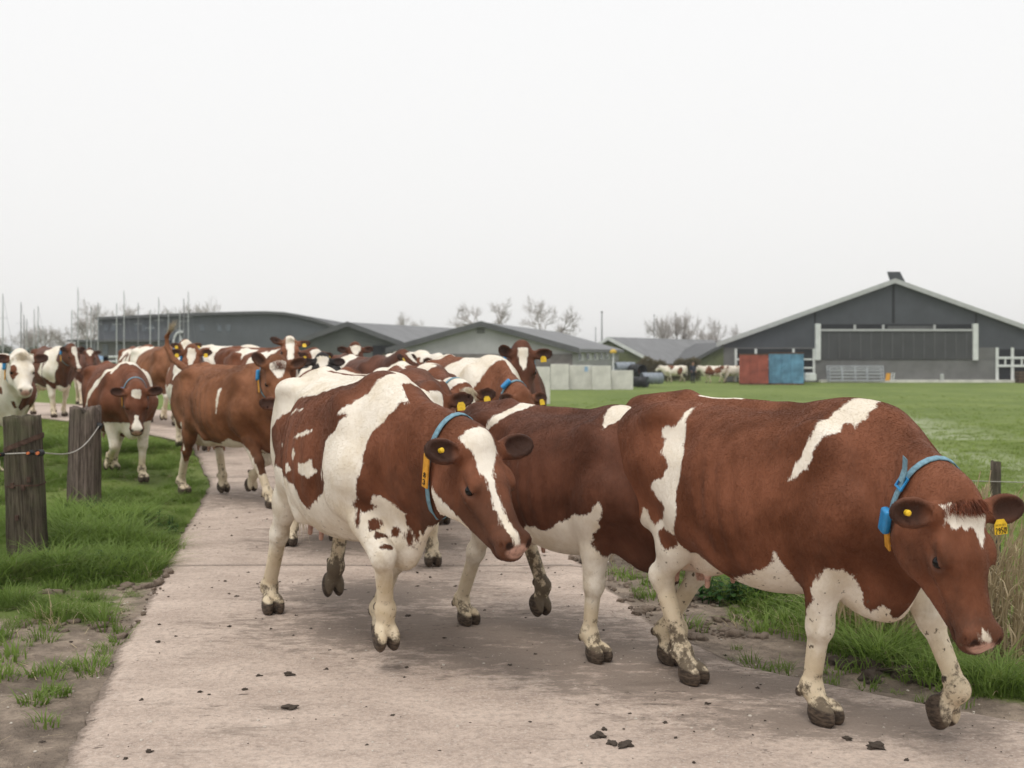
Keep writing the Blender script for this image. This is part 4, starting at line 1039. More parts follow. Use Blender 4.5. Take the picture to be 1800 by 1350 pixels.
for u in (182, 196, 236, 250, 262, 352, 382, 398): 
    p, q = at(u, 583, D6), at(u + 8, 571, D6); MB().box(Vector((p.x, D6 - .06, p.z)) - c, Vector((q.x, D6 - .004, q.z)) - c).build('window', M['glass'], hall)
p, q = at(180, 571, D6), at(186, 565, D6)
for (u0, v0, u1, v1, nm, mt, o_) in ((150, 598, 300, 601.5, 'canopy', M['roof_dark'], 5.0), (160, 602, 300, 632, 'annex_wall', M['conc_wall'], 4.2)):
    p, q = at(u0, v1, D6), at(u1, v0, D6); MB().box(Vector((p.x, D6 - o_, max(p.z, zh))) - c, Vector((q.x, D6 - .01, q.z)) - c).build(nm, mt, hall)
for u in (170, 186, 206, 228, 252, 276):
    p, q = at(u, 624, D6), at(u + 9, 606, D6); MB().box(Vector((p.x, D6 - 4.26, p.z)) - c, Vector((q.x, D6 - 4.204, q.z)) - c).build('window', M['glass'], hall)
# the pale round emblem on its wall: open ring with a sail inside
e = at(318, 602, D6); mb = MB(); ring = []
for k in range(23):
    g = math.radians(70 + k*290/22); ring.append((e.x + .72*math.cos(g) - c.x, D6 - .16 - c.y, e.z + 1.12*math.sin(g) - c.z))
mb.tube(ring, .12, 6); em = mb.build('emblem_ring', M['white_metal'], hall)
MB().prism([Vector((e.x + dx, D6 - .2, e.z + dz)) - c for dx, dz in ((-.1, 1.0), (.22, .2), (.72, -1.0), (.1, -1.15), (-.25, -.6), (.05, -.1))], (0, .1, 0)).build('emblem_sail', M['white_metal'], hall)

# ---- concrete wall panels at the field's edge
def panel(u0, u1, v0, v1, d, lab):
    a, b = at(u0, v1, d), at(u1, v0, d); zb = lz((a.x + b.x)/2, d) - .05; r = empty('concrete_panel', ((a.x + b.x)/2, d, zb)); tag(r, lab, 'wall', 'concrete wall panels')
    w = b.x - a.x; h = b.z - zb
    MB().box((-w/2, 0, 0), (w/2, .16, h)).build('slab', M['conc_pale'], r, bevel=.02); MB().box((-w/2 + .03, .162, 0), (w/2 - .03, 1.2, .15)).build('foot', M['conc_pale'], r)
for i, (u0, u1, v0, v1, d, lab) in enumerate(((936, 967, 645, 708, 58, 'tall pale concrete panel nearest the herd, end of the wall'), (968, 1000, 640, 686, 80, 'pale concrete wall panel just right of the tall end panel'), (1000.6, 1040, 642, 686, 80.4, 'pale concrete wall panel with a gap, second from the tall one'), (1040.6, 1074, 643, 687, 80, 'pale concrete wall panel bearing a small blue notice'), (1074.6, 1113, 651, 687, 80.4, 'lower concrete panel at the right end of the wall'))): panel(u0, u1, v0, v1, d, lab)
p = at(1030, 648, 80.2); r = MB().box((p.x - .12, 79.9, p.z - .2), (p.x + .12, 79.93, p.z + .15)).build('notice', M['tarp_blue']); tag(r, 'small pale blue notice fixed to the concrete wall', 'notice')
# pipes and drums behind the wall
def drum(u, v, rad, ln, d, mat, ang, lab, open_=False, nm='drainage_pipe'):
    p = at(u, v, d); r = empty(nm, p); tag(r, lab, 'pipe'); dx, dy = math.cos(ang), math.sin(ang)
    A, B = Vector((-dx*ln/2, -dy*ln/2, 0)), Vector((dx*ln/2, dy*ln/2, 0)); mb = MB(); N = 20; ax = Vector((-dy, dx, 0)); up = Vector((0, 0, 1)); V = []
    for q, rr in ((A, rad), (B, rad), (B, rad*.88), (A, rad*.88)):
        for k in range(N): g = 2*math.pi*k/N; V.append(q + ax*rr*math.cos(g) + up*rr*math.sin(g))
    mb.add(V, [(j*N + k, j*N + (k+1) % N, ((j+1) % 4)*N + (k+1) % N, ((j+1) % 4)*N + k) for j in range(4) for k in range(N)]); mb.build('barrel', mat, r, True)
    for t in (.2, .5, .8):
        q = A.lerp(B, t); mb = MB(); V = []
        for s_, rr in ((-.05, rad + .004), (.05, rad + .004), (.05, rad + .03), (-.05, rad + .03)):
            for k in range(N): g = 2*math.pi*k/N; V.append(q + Vector((dx, dy, 0))*s_ + ax*rr*math.cos(g) + up*rr*math.sin(g))
        mb.add(V, [(j*N + k, j*N + (k+1) % N, ((j+1) % 4)*N + (k+1) % N, ((j+1) % 4)*N + k) for j in range(4) for k in range(N)]); mb.build('hoop', mat, r, True)
drum(1098, 646, .42, 1.6, 88, M['grey_plastic'], .3, 'grey drainage pipe lying behind the low concrete panel'); drum(1120, 651, .46, 1.4, 87, M['black_plastic'], -1.1, 'black drainage pipe seen end-on beside the concrete wall'); drum(1146, 665, .42, 1.6, 85, M['grey_plastic'], .25, 'grey drainage pipe lying on the grass left of the far cows'); drum(1122, 671, .38, 1.5, 84.6, M['black_plastic'], -.5, 'black drainage pipe on the grass under the other pipes')
# marker pole with a yellow cap, three thin poles
def pole(u, v0, v1, d, rad, lab, cat, mat, nm, cap=None, group=None, zb=None):
    a = at(u, v1, d); zb = lz(a.x, d) if zb is None else zb; h = CAM_H + (HOR - v0)/FPX*d - zb; r = empty(nm, (a.x, d, zb)); tag(r, lab, cat, group)
    MB().tube([(0, 0, 0), (0, 0, h*.5), (0, 0, h)], [rad, rad*.85, rad*.55], 8).build('shaft', mat, r)
    if cap: MB().tube([(0, 0, h - .02), (0, 0, h + .12), (0, 0, h + .25)], [rad*3.2, rad*3.4, rad*1.2], 10).build('cap', cap, r)
    else: MB().tube([(-rad*1.6, 0, h*.97), (rad*1.6, 0, h*.97)], rad*.5, 5).build('cross_arm', mat, r)
    return r
pole(1078, 620, 652, 82, .075, 'white marker pole with yellow cap behind the concrete wall', 'pole', M['white_metal'], 'marker_pole', M['yellow'])
pole(1058, 546, 640, 140, .11, 'tall dark thin pole behind the pale shed roof', 'pole', M['mast_dark'], 'yard_pole'); pole(1047, 575, 640, 145, .07, 'short faint pole left of the tall dark pole', 'pole', M['mast_dark'], 'yard_pole'); pole(1150, 552, 640, 150, .07, 'thin pole standing among the bare trees', 'pole', M['mast_dark'], 'yard_pole')
# masts in the marina
ORD = 'first second third fourth fifth sixth seventh eighth ninth tenth eleventh twelfth thirteenth fourteenth fifteenth sixteenth seventeenth eighteenth nineteenth twentieth twenty-first twenty-second'.split()
MASTS = [(5, 518, 0), (37, 533, 1), (47, 562, 0), (60, 545, 0), (67, 540, 0), (42, 556, 1), (76, 575, 0), (126, 547, 0), (137, 507, 0), (153, 552, 0), (160, 541, 0), (172, 534, 0), (166, 547, 1), (205, 535, 0), (218, 513, 0), (243, 534, 1), (264, 546, 0), (279, 524, 0), (296, 549, 0), (316, 551, 0), (323, 527, 1), (331, 514, 0)]
for k, (u, v, dk) in enumerate(MASTS):
    d = 70 + (k*7) % 22; a = at(u, 630, d); h = (632 - v)/FPX*d
    r = empty('boat_mast', (a.x, d, a.z)); rank = sum(1 for q in MASTS if q[0] < u)
    tag(r, 'thin %s boat mast, %s from the left of the row' % ('dark' if dk else 'pale', ORD[rank]), 'mast', 'boat masts before the hall')
    MB().tube([(0, 0, -.6), (0, 0, h*.6), (0, 0, h)], [.042, .038, .025], 6).build('shaft', M['mast_dark'] if dk else M['mast_metal'], r)
    MB().tube([(-.3, 0, h*.62), (.3, 0, h*.62)], .012, 4).build('spreader', M['mast_metal'], r)
    MB().tube([(0, 0, h*.98), (.8, 0, -.4)], .007, 3).build('stay', M['mast_dark'], r)
# covered boats and the quay rail
def boat(u, v0, v1, d, w, lab, mat):
    p = at(u, v1, d); r = empty('covered_boat', p); tag(r, lab, 'boat', 'boats in the marina'); h = (v1 - v0)/FPX*d
    N = 9; V = []
    for i in range(N):
        t = i/(N - 1); k = math.sin(math.pi*min(1, t*1.15 + .02))**.6
        V += [(w*(t - .5), -.5*k, h*.35), (w*(t - .5), -.3*k, h*.8), (w*(t - .5), 0, h*(.85 + .15*k)), (w*(t - .5), .3*k, h*.8), (w*(t - .5), .5*k, h*.35)]
    MB().add(V, [(5*i + j, 5*i + 5 + j, 5*i + 6 + j, 5*i + 1 + j) for i in range(N - 1) for j in range(4)]).build('cover', mat, r, True)
    V = []
    for i in range(N):
        t = i/(N - 1); k = math.sin(math.pi*min(1, t*1.15 + .02))**.6
        V += [(w*(t - .5), -.55*k, h*.36), (w*(t - .5), -.35*k, -.5), (w*(t - .5), .35*k, -.5), (w*(t - .5), .55*k, h*.36)]
    MB().add(V, [(4*i + j, 4*i + 1 + j, 4*i + 5 + j, 4*i + 4 + j) for i in range(N - 1) for j in range(3)]).build('hull', M['white_metal'], r, True)
boat(18, 626, 640, 48, 1.6, 'boat under a blue cover at the left edge behind the herd', M['tarp_blue']); boat(154, 624, 638, 52, 1.9, 'boat under a pale blue cover between the far brown cows', M['tarp_blue'])
r = empty('quay_rail', at(225, 634, 60)); tag(r, 'white railing along the quay behind the brown cow on the grass', 'railing')
for j in range(2): MB().tube([(-1.6, 0, .18 - j*.25), (1.1, 0, .26 - j*.25)], .05, 6).build('rail', M['white_metal'], r)
for x in (-1.5, -.6, .2, 1.0): MB().tube([(x, 0, -.7), (x, 0, .2)], .04, 6).build('baluster', M['white_metal'], r)
p = at(125, 622, 62); r = empty('red_flag', p); tag(r, 'small dark red furled flag above the far cows', 'flag')
MB().tube([(0, 0, -.5), (0, 0, .65)], .03, 6).build('staff', M['mast_dark'], r); MB().tube([(.06, 0, .55), (.12, 0, .25), (.08, 0, -.1)], [.06, .14, .07], 8).build('cloth', M['red_cloth'], r, True)
# ------------------------------------------------------------------ fence posts
def timber(name, ca, cb, moss=.0):
    t = NT(name); v = t.coord(scale=(9, 9, .55)); n = t.noise(v, 4, 7, .7, .4); n2 = t.noise(t.coord(scale=(30, 30, 1.2)), 3, 5, .7)
    c = t.mix(t.ramp(n, .32, .7), ca, cb); c = t.mix(t.math('MULTIPLY', t.ramp(n2, .56, .66), .8), c, tuple(x*.25 for x in ca))
    if moss: c = t.mix(t.math('MULTIPLY', t.ramp(t.noise(t.coord(), 5, 5), .45, .7), moss), c, (.10, .115, .055))
    nm = t.bump(n, .8, .02); nm = t.bump(n2, .7, .012, nm); return t.done(c, .95, nm)
M['timber_grey'] = timber('timber_grey', (.040, .031, .022), (.150, .125, .090), .45); M['timber_pink'] = timber('timber_pink', (.055, .040, .032), (.235, .185, .155), .15); M['timber_dark'] = timber('timber_dark', (.06, .05, .04), (.15, .125, .095), .3)
M['iron_rust'] = plain('iron_rust', (.075, .045, .033), .85, .4, 20); M['wire'] = plain('wire', (.42, .40, .36), .6, .2, 10); M['insulator'] = plain('insulator', (.55, .16, .06), .5, .2, 10)
def fence_post(name, label, loc, w, h, mat, tilt=(0, 0), seed=1, rag=.03, n=18):
    """an old round post: fluted by splits, ragged top"""
    rng = np.random.RandomState(seed); r = empty(name, loc); r.rotation_euler = (math.radians(tilt[0]), math.radians(tilt[1]), 0); tag(r, label, 'fence post')
    N, Z = 44, 26; g = np.linspace(0, 2*math.pi, N, endpoint=False); zs = np.linspace(-.25, h, Z); V = []
    spl = np.zeros(N)
    for k in range(n): c = rng.randint(N); spl[c] -= rng.uniform(.03, .09)*(1 if rng.rand() < .7 else 2.0)
    base = w/2*(1 + .06*np.sin(2*g + rng.rand()*6) + .05*np.sin(3*g + rng.rand()*6))
    for i, z in enumerate(zs):
        k = 1.06 - .10*z/h; rr = base*k*(1 + spl*(1.0 + .35*np.sin(z*7 + g*3)) + .012*np.sin(z*13 + g*5))
        zt = z - (rag*(.5 + .5*np.sin(g*5 + seed)) + rag*rng.rand(N)*.8 if i == Z - 1 else 0)
        V += list(np.stack([rr*np.cos(g), rr*np.sin(g), np.broadcast_to(zt, (N,))], 1))
    F = [(i*N + j, i*N + (j+1) % N, (i+1)*N + (j+1) % N, (i+1)*N + j) for i in range(Z-1) for j in range(N)]
    top = len(V); ring = np.array(V[-N:]); V += list(ring*np.array([.6, .6, 1]) + np.stack([0*g, 0*g, rng.uniform(-.025, .01, N)], 1)); V.append(np.array([0, 0, h - rag*1.2]))
    F += [((Z-1)*N + j, (Z-1)*N + (j+1) % N, top + (j+1) % N, top + j) for j in range(N)] + [(top + j, top + (j+1) % N, top + N) for j in range(N)]
    mesh_obj('timber', V, F, mat, r, True); return r
p1 = Vector((-3.80, 8.95, 0)); p1.z = lz(p1.x, p1.y); p2 = Vector((-4.47, 11.9, 0)); p2.z = lz(p2.x, p2.y)
post1 = fence_post('fence_post', 'thick mossy grey fence post with rusty strap at the left edge', p1, .275, 1.12, M['timber_grey'], (0, -2.5), 3, .012)
post2 = fence_post('fence_post', 'weathered pinkish fence post with split ragged top on the grass', p2, .31, 1.08, M['timber_pink'], (0, .8), 8, .05, 26)
p3 = Vector((3.83, 9.05, 0)); p3.z = lz(p3.x, p3.y) - .1
post3 = fence_post('fence_post', 'slim dark fence post behind the nearest cow at the right edge', p3, .085, .72 - p3.z + .02, M['timber_dark'], (0, .5), 5, .01)
# rusty strap, staples on the near post
mb = MB(); N = 24; V = []
for k in range(N):
    g = 2*math.pi*k/N; z = .90 + .055*math.cos(g + .2)*1.0 + .02*math.sin(g)
    for rr, dz in ((.146, -.02), (.146, .02), (.151, .02), (.151, -.02)): V.append((rr*math.cos(g), rr*math.sin(g), z + dz))
mb.add(V, [(4*k + j, 4*k + (j+1) % 4, 4*((k+1) % N) + (j+1) % 4, 4*((k+1) % N) + j) for k in range(N) for j in range(4)]); mb.build('strap', M['iron_rust'], post1)
for (g, z) in ((-1.9, .58), (-1.3, .56), (-1.0, .62), (-1.7, .33)): MB().box((-.012, -.012, -.02), (.012, .012, .02), None, (.142*math.cos(g), .142*math.sin(g), z)).build('staple', M['iron_rust'], post1)
mb = MB(); V = []
for k in range(N):
    g = 2*math.pi*k/N
    for rr, dz in ((.146, -.006), (.146, .006), (.150, .006), (.150, -.006)): V.append((rr*math.cos(g), rr*math.sin(g), .575 + .006*math.sin(3*g) + dz))
mb.add(V, [(4*k + j, 4*k + (j+1) % 4, 4*((k+1) % N) + (j+1) % 4, 4*((k+1) % N) + j) for k in range(N) for j in range(4)]); mb.build('wire_tie', M['iron_rust'], post1)
# the electric wire between the posts, with its insulators
wire = empty('electric_fence_wire', (0, 0, 0)); tag(wire, 'sagging pale electric fence wire strung between the two old posts at left', 'wire')
A = Vector((p2.x + .16, p2.y - .02, p2.z + .86)); B = at(76, 796, 8.80); C = at(56, 796, 8.79); D = at(-60, 801, 8.76)
line = [A.lerp(B, t) - Vector((0, 0, .15*math.sin(math.pi*t)**1.0*(1 - .3*t))) for t in np.linspace(0, 1, 16)]
MB().tube(line + [C, D], .005, 6).build('strand', M['wire'], wire)
for q, s_ in ((at(72, 796, 8.78), 1), (at(55, 796, 8.77), .8), (at(4, 799, 8.76), .6)):
    k = MB(); k.tube([q + Vector((-.012, -.03, 0)), q + Vector((.0, .02, 0))], [.026*s_, .026*s_], 12); ins = k.build('insulator', M['black_plastic'], wire)
    MB().tube([q + Vector((-.012, -.045, 0)), q + Vector((-.008, -.028, 0))], [.013*s_, .014*s_], 10).build('bolt', M['insulator'], ins)
MB().tube([A + Vector((-.03, 0, .01)), A + Vector((.03, -.01, -.01))], .03, 8).build('insulator', M['black_plastic'], wire)
# wires of the right-hand fence
fw = empty('pasture_fence_wire', (0, 0, 0)); tag(fw, 'two thin wires of the pasture fence behind the nearest cow', 'wire')
for dz in (.52, .33):
    MB().tube([(1.4, 10.4, dz - .02), (2.6, 9.75, dz + .03), (3.83, 9.0, dz + .06), (5.2, 8.3, dz + .10), (7.5, 7.0, dz + .1)], .0035, 4).build('strand', M['wire'], fw)

# ------------------------------------------------------------------ grass: thousands of tufts set out by geometry nodes
def grass_material(name, ca, cb, dry):
    t = NT(name); oi = t.new('ShaderNodeObjectInfo'); g = t.geo(); n = t.noise(g, .9, 3); n2 = t.noise(g, 7, 3)
    c = t.mix(oi.outputs['Random'], ca, cb); c = t.mix(t.math('MULTIPLY', t.ramp(n, .35, .7), .6), c, tuple(x*.62 for x in ca)); c = t.mix(t.math('MULTIPLY', t.ramp(n2, .55, .75), .3), c, dry)
    t.b.inputs['Subsurface Weight'].default_value = 0; m = t.done(c, .62)
    tr = t.new('ShaderNodeBsdfTranslucent'); t.link(c, tr.inputs['Color']); mx = t.new('ShaderNodeMixShader'); mx.inputs[0].default_value = .42
    out = [x for x in t.n if x.type == 'OUTPUT_MATERIAL'][0]; t.link(t.b.outputs[0], mx.inputs[1]); t.link(tr.outputs[0], mx.inputs[2]); t.link(mx.outputs[0], out.inputs['Surface'])
    return m
M['grass'] = grass_material('grass_blade', (.150, .235, .042), (.235, .335, .078), (.36, .33, .16)); M['grass_dark'] = grass_material('grass_dark', (.050, .085, .035), (.075, .105, .05), (.12, .12, .06))
M['straw'] = grass_material('straw', (.52, .42, .26), (.66, .55, .37), (.40, .31, .19)); M['leaf'] = grass_material('weed_leaf', (.035, .095, .022), (.060, .140, .030), (.08, .11, .03))
def blades(V, F, n, rad, h0, h1, w, lean, rng, seg=4, z0=0.0):
    for i in range(n):
        a = rng.uniform(0, 6.283); r = rad*math.sqrt(rng.random()); x, y = r*math.cos(a), r*math.sin(a); h = rng.uniform(h0, h1); da = a + rng.gauss(0, .7); L = lean*rng.uniform(.3, 1.3); q = len(V)
        sx, sy = -math.sin(da), math.cos(da)
        for k in range(seg + 1):
            t = k/seg; off = L*h*t*t; zz = z0 + h*(t - .28*lean*t*t); wd = w*(1 - t**1.6)*rng.uniform(.9, 1.1) + .0004
            px, py = x + math.cos(da)*off, y + math.sin(da)*off
            V += [(px - sx*wd, py - sy*wd, zz), (px + sx*wd, py + sy*wd, zz)]
        F += [(q + 2*k, q + 2*k + 1, q + 2*k + 3, q + 2*k + 2) for k in range(seg)]
def tuft_collection(name, specs, mat, seed):
    c = bpy.data.collections.new(name); rng = random.Random(seed)
    for i, (n, rad, h0, h1, w, lean) in enumerate(specs):
        V, F = [], []; blades(V, F, n, rad, h0, h1, w, lean, rng); o = mesh_obj('%s_tuft' % name, V, F, mat); COL.objects.unlink(o); c.objects.link(o)
    return c
def scatter(name, label, cat, P, S, coll, seed=0, kind='stuff'):
    """one object: a cloud of points that each carry a tuft"""
    me = bpy.data.meshes.new(name); me.from_pydata([tuple(p) for p in P], [], []); o = bpy.data.objects.new(name, me); COL.objects.link(o)
    a = me.attributes.new('sz', 'FLOAT', 'POINT'); a.data.foreach_set('value', np.asarray(S, np.float32))
    rs = np.random.RandomState(seed); a = me.attributes.new('rt', 'FLOAT_VECTOR', 'POINT'); rot = np.stack([rs.normal(0, .10, len(P)), rs.normal(0, .10, len(P)), rs.uniform(0, 6.283, len(P))], 1); a.data.foreach_set('vector', rot.astype(np.float32).ravel())
    g = bpy.data.node_groups.new(name + '_nodes', 'GeometryNodeTree'); g.interface.new_socket('Geometry', in_out='INPUT', socket_type='NodeSocketGeometry'); g.interface.new_socket('Geometry', in_out='OUTPUT', socket_type='NodeSocketGeometry')
    N = g.nodes; gi, go = N.new('NodeGroupInput'), N.new('NodeGroupOutput'); iop = N.new('GeometryNodeInstanceOnPoints'); ci = N.new('GeometryNodeCollectionInfo'); ci.inputs['Collection'].default_value = coll; ci.inputs['Separate Children'].default_value = True; ci.inputs['Reset Children'].default_value = True
    iop.inputs['Pick Instance'].default_value = True
    na = N.new('GeometryNodeInputNamedAttribute'); na.data_type = 'FLOAT'; na.inputs['Name'].default_value = 'sz'; nr = N.new('GeometryNodeInputNamedAttribute'); nr.data_type = 'FLOAT_VECTOR'; nr.inputs['Name'].default_value = 'rt'
    ri = N.new('FunctionNodeRandomValue'); ri.data_type = 'INT'; ri.inputs['Max'].default_value if False else None
    for s_ in ri.inputs:
        if s_.type == 'INT' and s_.name == 'Max': s_.default_value = len(coll.objects) - 1
        if s_.type == 'INT' and s_.name == 'Min': s_.default_value = 0
    L = g.links; L.new(gi.outputs[0], iop.inputs['Points']); L.new(ci.outputs[0], iop.inputs['Instance']); L.new(na.outputs[0], iop.inputs['Scale']); L.new(nr.outputs[0], iop.inputs['Rotation'])
    ro = [s_ for s_ in ri.outputs if s_.type == 'INT'][0]; L.new(ro, iop.inputs['Instance Index']); L.new(iop.outputs[0], go.inputs[0])
    m = o.modifiers.new('tufts', 'NODES'); m.node_group = g
    tag(o, label, cat, kind=kind); return o
LONG = tuft_collection('long_grass', [(42, .07, .08, .19, .0028, .85), (36, .06, .06, .16, .003, 1.1), (46, .08, .06, .15, .0027, .7), (30, .06, .10, .27, .0028, 1.1), (30, .07, .06, .22, .0026, 1.3)], M['grass'], 1)
for k_ in range(1):
    V, F = [], []; blades(V, F, 16, .08, .04, .16, .0022, 1.4, random.Random(77)); o_ = mesh_obj('long_grass_dry_tuft', V, F, M['straw']); COL.objects.unlink(o_); LONG.objects.link(o_)
SHORT = tuft_collection('short_grass', [(30, .06, .035, .09, .0028, .9), (26, .05, .03, .075, .003, 1.1), (34, .07, .04, .11, .0026, .7)], M['grass'], 2)
M['pasture'] = grass_material('pasture_blade', (.215, .300, .062), (.285, .360, .095), (.36, .36, .16))
FIELD = tuft_collection('pasture_grass', [(26, .16, .04, .10, .0055, .9), (22, .18, .035, .085, .006, 1.0)], M['pasture'], 3)
rs = np.random.RandomState(5)
def pick(n, x0, x1, y0, y1): return rs.uniform(x0, x1, n), rs.uniform(y0, y1, n)
# left verge, long
x, y = pick(34000, -8.5, -1.6, 6.6, 19); dl = road_l(y) - x; dens = (1 - dirt_amount(x, y))**2*sst(-.02, .12, dl)*(.25 + .75*sst(.25, .6, fbm(x, y, 1.6, 41)))
dens *= np.where(y > 13, .6, 1.0)
k = (rs.rand(len(x)) < dens) & (dl > -.02) & ~((np.abs(x + 5.0) < 1.9) & (np.abs(y - 14.6) < 1.9) & (rs.rand(len(x)) < .45)); x, y = x[k], y[k]
clump = fbm(x, y, 2.3, 44); sz = .38 + 1.15*sst(.42, .72, clump); sz *= np.where(np.hypot(x - p1.x, y - p1.y + .35) < .4, .5, 1.0)*np.where((x > -5.4) & (y > 11.5), .55, 1.0)*np.where(road_l(y) - x < .35, .8, 1)
scatter('verge_grass', 'long green grass on the verge round the old posts at left', 'grass', np.stack([x, y, land_z(x, y) - .01], 1), sz, LONG, 1)
# sparse short tufts on the bare corner and along both edges
x, y = pick(9000, -4.2, 7.5, 3.8, 9.5); dl = road_l(y) - x; dr = x - road_r(y); out = np.maximum(dl, dr); da = dirt_amount(x, y)
k = (out > .02) & (rs.rand(len(x)) < (.05 + .95*sst(.50, .66, fbm(x, y, 2.6, 51)))*np.where(da > .5, .42, .9)) & ((dl > 0) | (dr < 1.6)); x, y = x[k], y[k]
scatter('edge_grass', 'short sparse grass tufts on the bare soil beside the track', 'grass', np.stack([x, y, land_z(x, y) - .005], 1), rs.uniform(.5, 1.5, len(x)), SHORT, 2)
# right verge and the ditch banks
x, y = pick(30000, .6, 9, 4.2, 13); dr = x - road_r(np.clip(y, 4.6, 40)); dens = (1 - dirt_amount(x, y))**1.5*sst(.15, .8, dr + .5*(fbm(x, y, 2, 61) - .5))*(.35 + .65*sst(.3, .6, fbm(x, y, 1.7, 62)))*sst(9, 3.5, dr)
k = rs.rand(len(x)) < dens; x, y = x[k], y[k]; dr = x - road_r(np.clip(y, 4.6, 40))
scatter('ditch_bank_grass', 'lush green grass on the right verge and ditch bank', 'grass', np.stack([x, y, land_z(x, y) - .01], 1), (.45 + .85*sst(.3, .7, fbm(x, y, 2.1, 63)))*np.where(dr > 3, .6, 1), LONG, 3)
# pasture
n = 60000; yy = 8 + 62*rs.rand(n)**1.7; xx = road_r(np.clip(yy, 4.6, 40)) + 2.2 + rs.rand(n)*(14 + yy*.75); k = ~inside_road(xx, yy, .5) & (rs.rand(n) < 1 - .93*sst(14, 62, yy)) & (xx < yy*.52 + 2) & (xx > -yy*.25); xx, yy = xx[k], yy[k]
scatter('pasture_grass', 'short green pasture grass stretching to the barn', 'grass', np.stack([xx, yy, land_z(xx, yy) - .01], 1), rs.uniform(.5, 1.3, len(xx)), FIELD, 4)
# grass left of the far bend
x, y = pick(9000, -14, -3.2, 16, 27); k = (road_l(y) - x > .1); x, y = x[k], y[k]
scatter('bend_grass', 'grass on the inside of the bend under the brown cows', 'grass', np.stack([x, y, land_z(x, y) - .01], 1), rs.uniform(.4, 1.0, len(x)), FIELD, 6)

# dry stalks in the ditch
def stalks(name, label, cx, cy, n, spread, h0, h1, seed):
    rng = random.Random(seed); r = empty(name, (cx, cy, lz(cx, cy))); tag(r, label, 'reeds'); mb = MB(); V, F = [], []
    for i in range(n):
        a, q = rng.uniform(0, 6.28), spread*math.sqrt(rng.random()); x, y = q*math.cos(a), q*math.sin(a)*1.2; z = lz(cx + x, cy + y) - r.location.z; h = rng.uniform(h0, h1); lx, ly = rng.gauss(.05, .16), rng.gauss(0, .12); pts = []
        kink = rng.random() < .3
        for k in range(5):
            t = k/4; kk = (.25*(t - .6) if kink and t > .6 else 0); pts.append((x + lx*h*t**1.5 + kk*(1 if lx > 0 else -1), y + ly*h*t**1.5, z + h*t - abs(kk)*.7))
        mb.tube(pts, [.0058, .0054, .0048, .004, .003], 4)
        if rng.random() < .5: 
            e = Vector(pts[-1]); blades(V, F, 6, .012, .05, .10, .003, .5, rng, 2); 
            for j in range(-36, 0): V[j] = (V[j][0] + e.x, V[j][1] + e.y, V[j][2] + e.z - .03)
        for _ in range(2):
            t = rng.uniform(.15, .8); p = Vector(pts[int(t*4)]); q0 = len(V); blades(V, F, 1, .001, .15, .35, .0045, 1.6, rng, 4)
            for j in range(q0, len(V)): V[j] = (V[j][0] + p.x, V[j][1] + p.y, V[j][2] + p.z)
    mb.build('stem', M['straw'], r); o = mesh_obj('blade', V, F, M['straw'], r); o['kind'] = 'stuff'
    for ch in r.children: ch['kind'] = 'stuff'
stalks('dry_reeds', 'clump of dry straw-coloured reeds behind the lowered cow head', 2.90, 6.75, 300, .42, .70, 1.20, 1)
stalks('dry_reeds', 'lower dry reeds between the lowered head and the fore legs', 2.08, 6.6, 120, .30, .35, .80, 2)
stalks('dry_reeds', 'thin dry reeds standing near the slim fence post', 3.55, 8.5, 45, .5, .5, .95, 3)

# broad-leaved weeds
def weed(name, label, cx, cy, n, spread, h, ls, seed, mat='leaf'):
    rng = random.Random(seed); r = empty(name, (cx, cy, lz(cx, cy))); tag(r, label, 'weed', 'nettles and docks on the verges'); st = MB(); V, F = [], []
    for i in range(n):
        a, q = rng.uniform(0, 6.28), spread*math.sqrt(rng.random()); x, y = q*math.cos(a), q*math.sin(a)*.7; z = lz(cx + x, cy + y) - r.location.z; hh = h*rng.uniform(.55, 1.15)*(1 - .4*q/spread); lx, ly = rng.gauss(0, .12), rng.gauss(0, .12)
        st.tube([(x, y, z - .01), (x + lx*hh*.4, y + ly*hh*.4, z + hh*.55), (x + lx*hh, y + ly*hh, z + hh)], [.004, .0035, .002], 4)
        for k in range(7):
            t = .25 + .75*k/6; p = Vector((x + lx*hh*t, y + ly*hh*t, z + hh*t))
            for s_ in (0, 1):
                g = k*1.57 + s_*3.14 + rng.gauss(0, .3); L = ls*rng.uniform(.7, 1.2)*(1.15 - .6*t); d = Vector((math.cos(g), math.sin(g), rng.uniform(-.15, .35))).normalized(); sd = d.cross(Vector((0, 0, 1))).normalized(); q0 = len(V); dn = Vector((0, 0, -1))
                for u_, wd, dp in ((0, .06, 0), (.25, .42, -.01), (.55, .46, .05), (.8, .26, .14), (1, .01, .26)):
                    c = p + d*(L*u_) + dn*(L*dp); V += [c - sd*(L*wd*.62) + Vector((0, 0, L*.10*wd)), c, c + sd*(L*wd*.62) + Vector((0, 0, L*.10*wd))]
                F += [(q0 + 3*m + j, q0 + 3*m + j + 1, q0 + 3*m + j + 4, q0 + 3*m + j + 3) for m in range(4) for j in (0, 1)]
    o = st.build('stem', M['leaf'], r); o['kind'] = 'stuff'; o = mesh_obj('foliage', V, F, M[mat], r); o['kind'] = 'stuff'
g = ground_at(1285, 1060); weed('nettle_plant', 'leafy green nettles on the right verge under the nearest cow belly', g.x + .1, g.y + .15, 26, .30, .30, .075, 1)
g = ground_at(1240, 1010); weed('nettle_plant', 'second nettle clump a little further along the right verge', g.x + .12, g.y + .3, 16, .22, .24, .065, 7)
g = ground_at(250, 930); weed('nettle_plant', 'nettles at the foot of the pinkish fence post', g.x, g.y, 22, .34, .22, .06, 2); g = ground_at(150, 1000); weed('nettle_plant', 'broad-leaved weeds at the foot of the mossy fence post', g.x, g.y, 20, .36, .20, .07, 3)
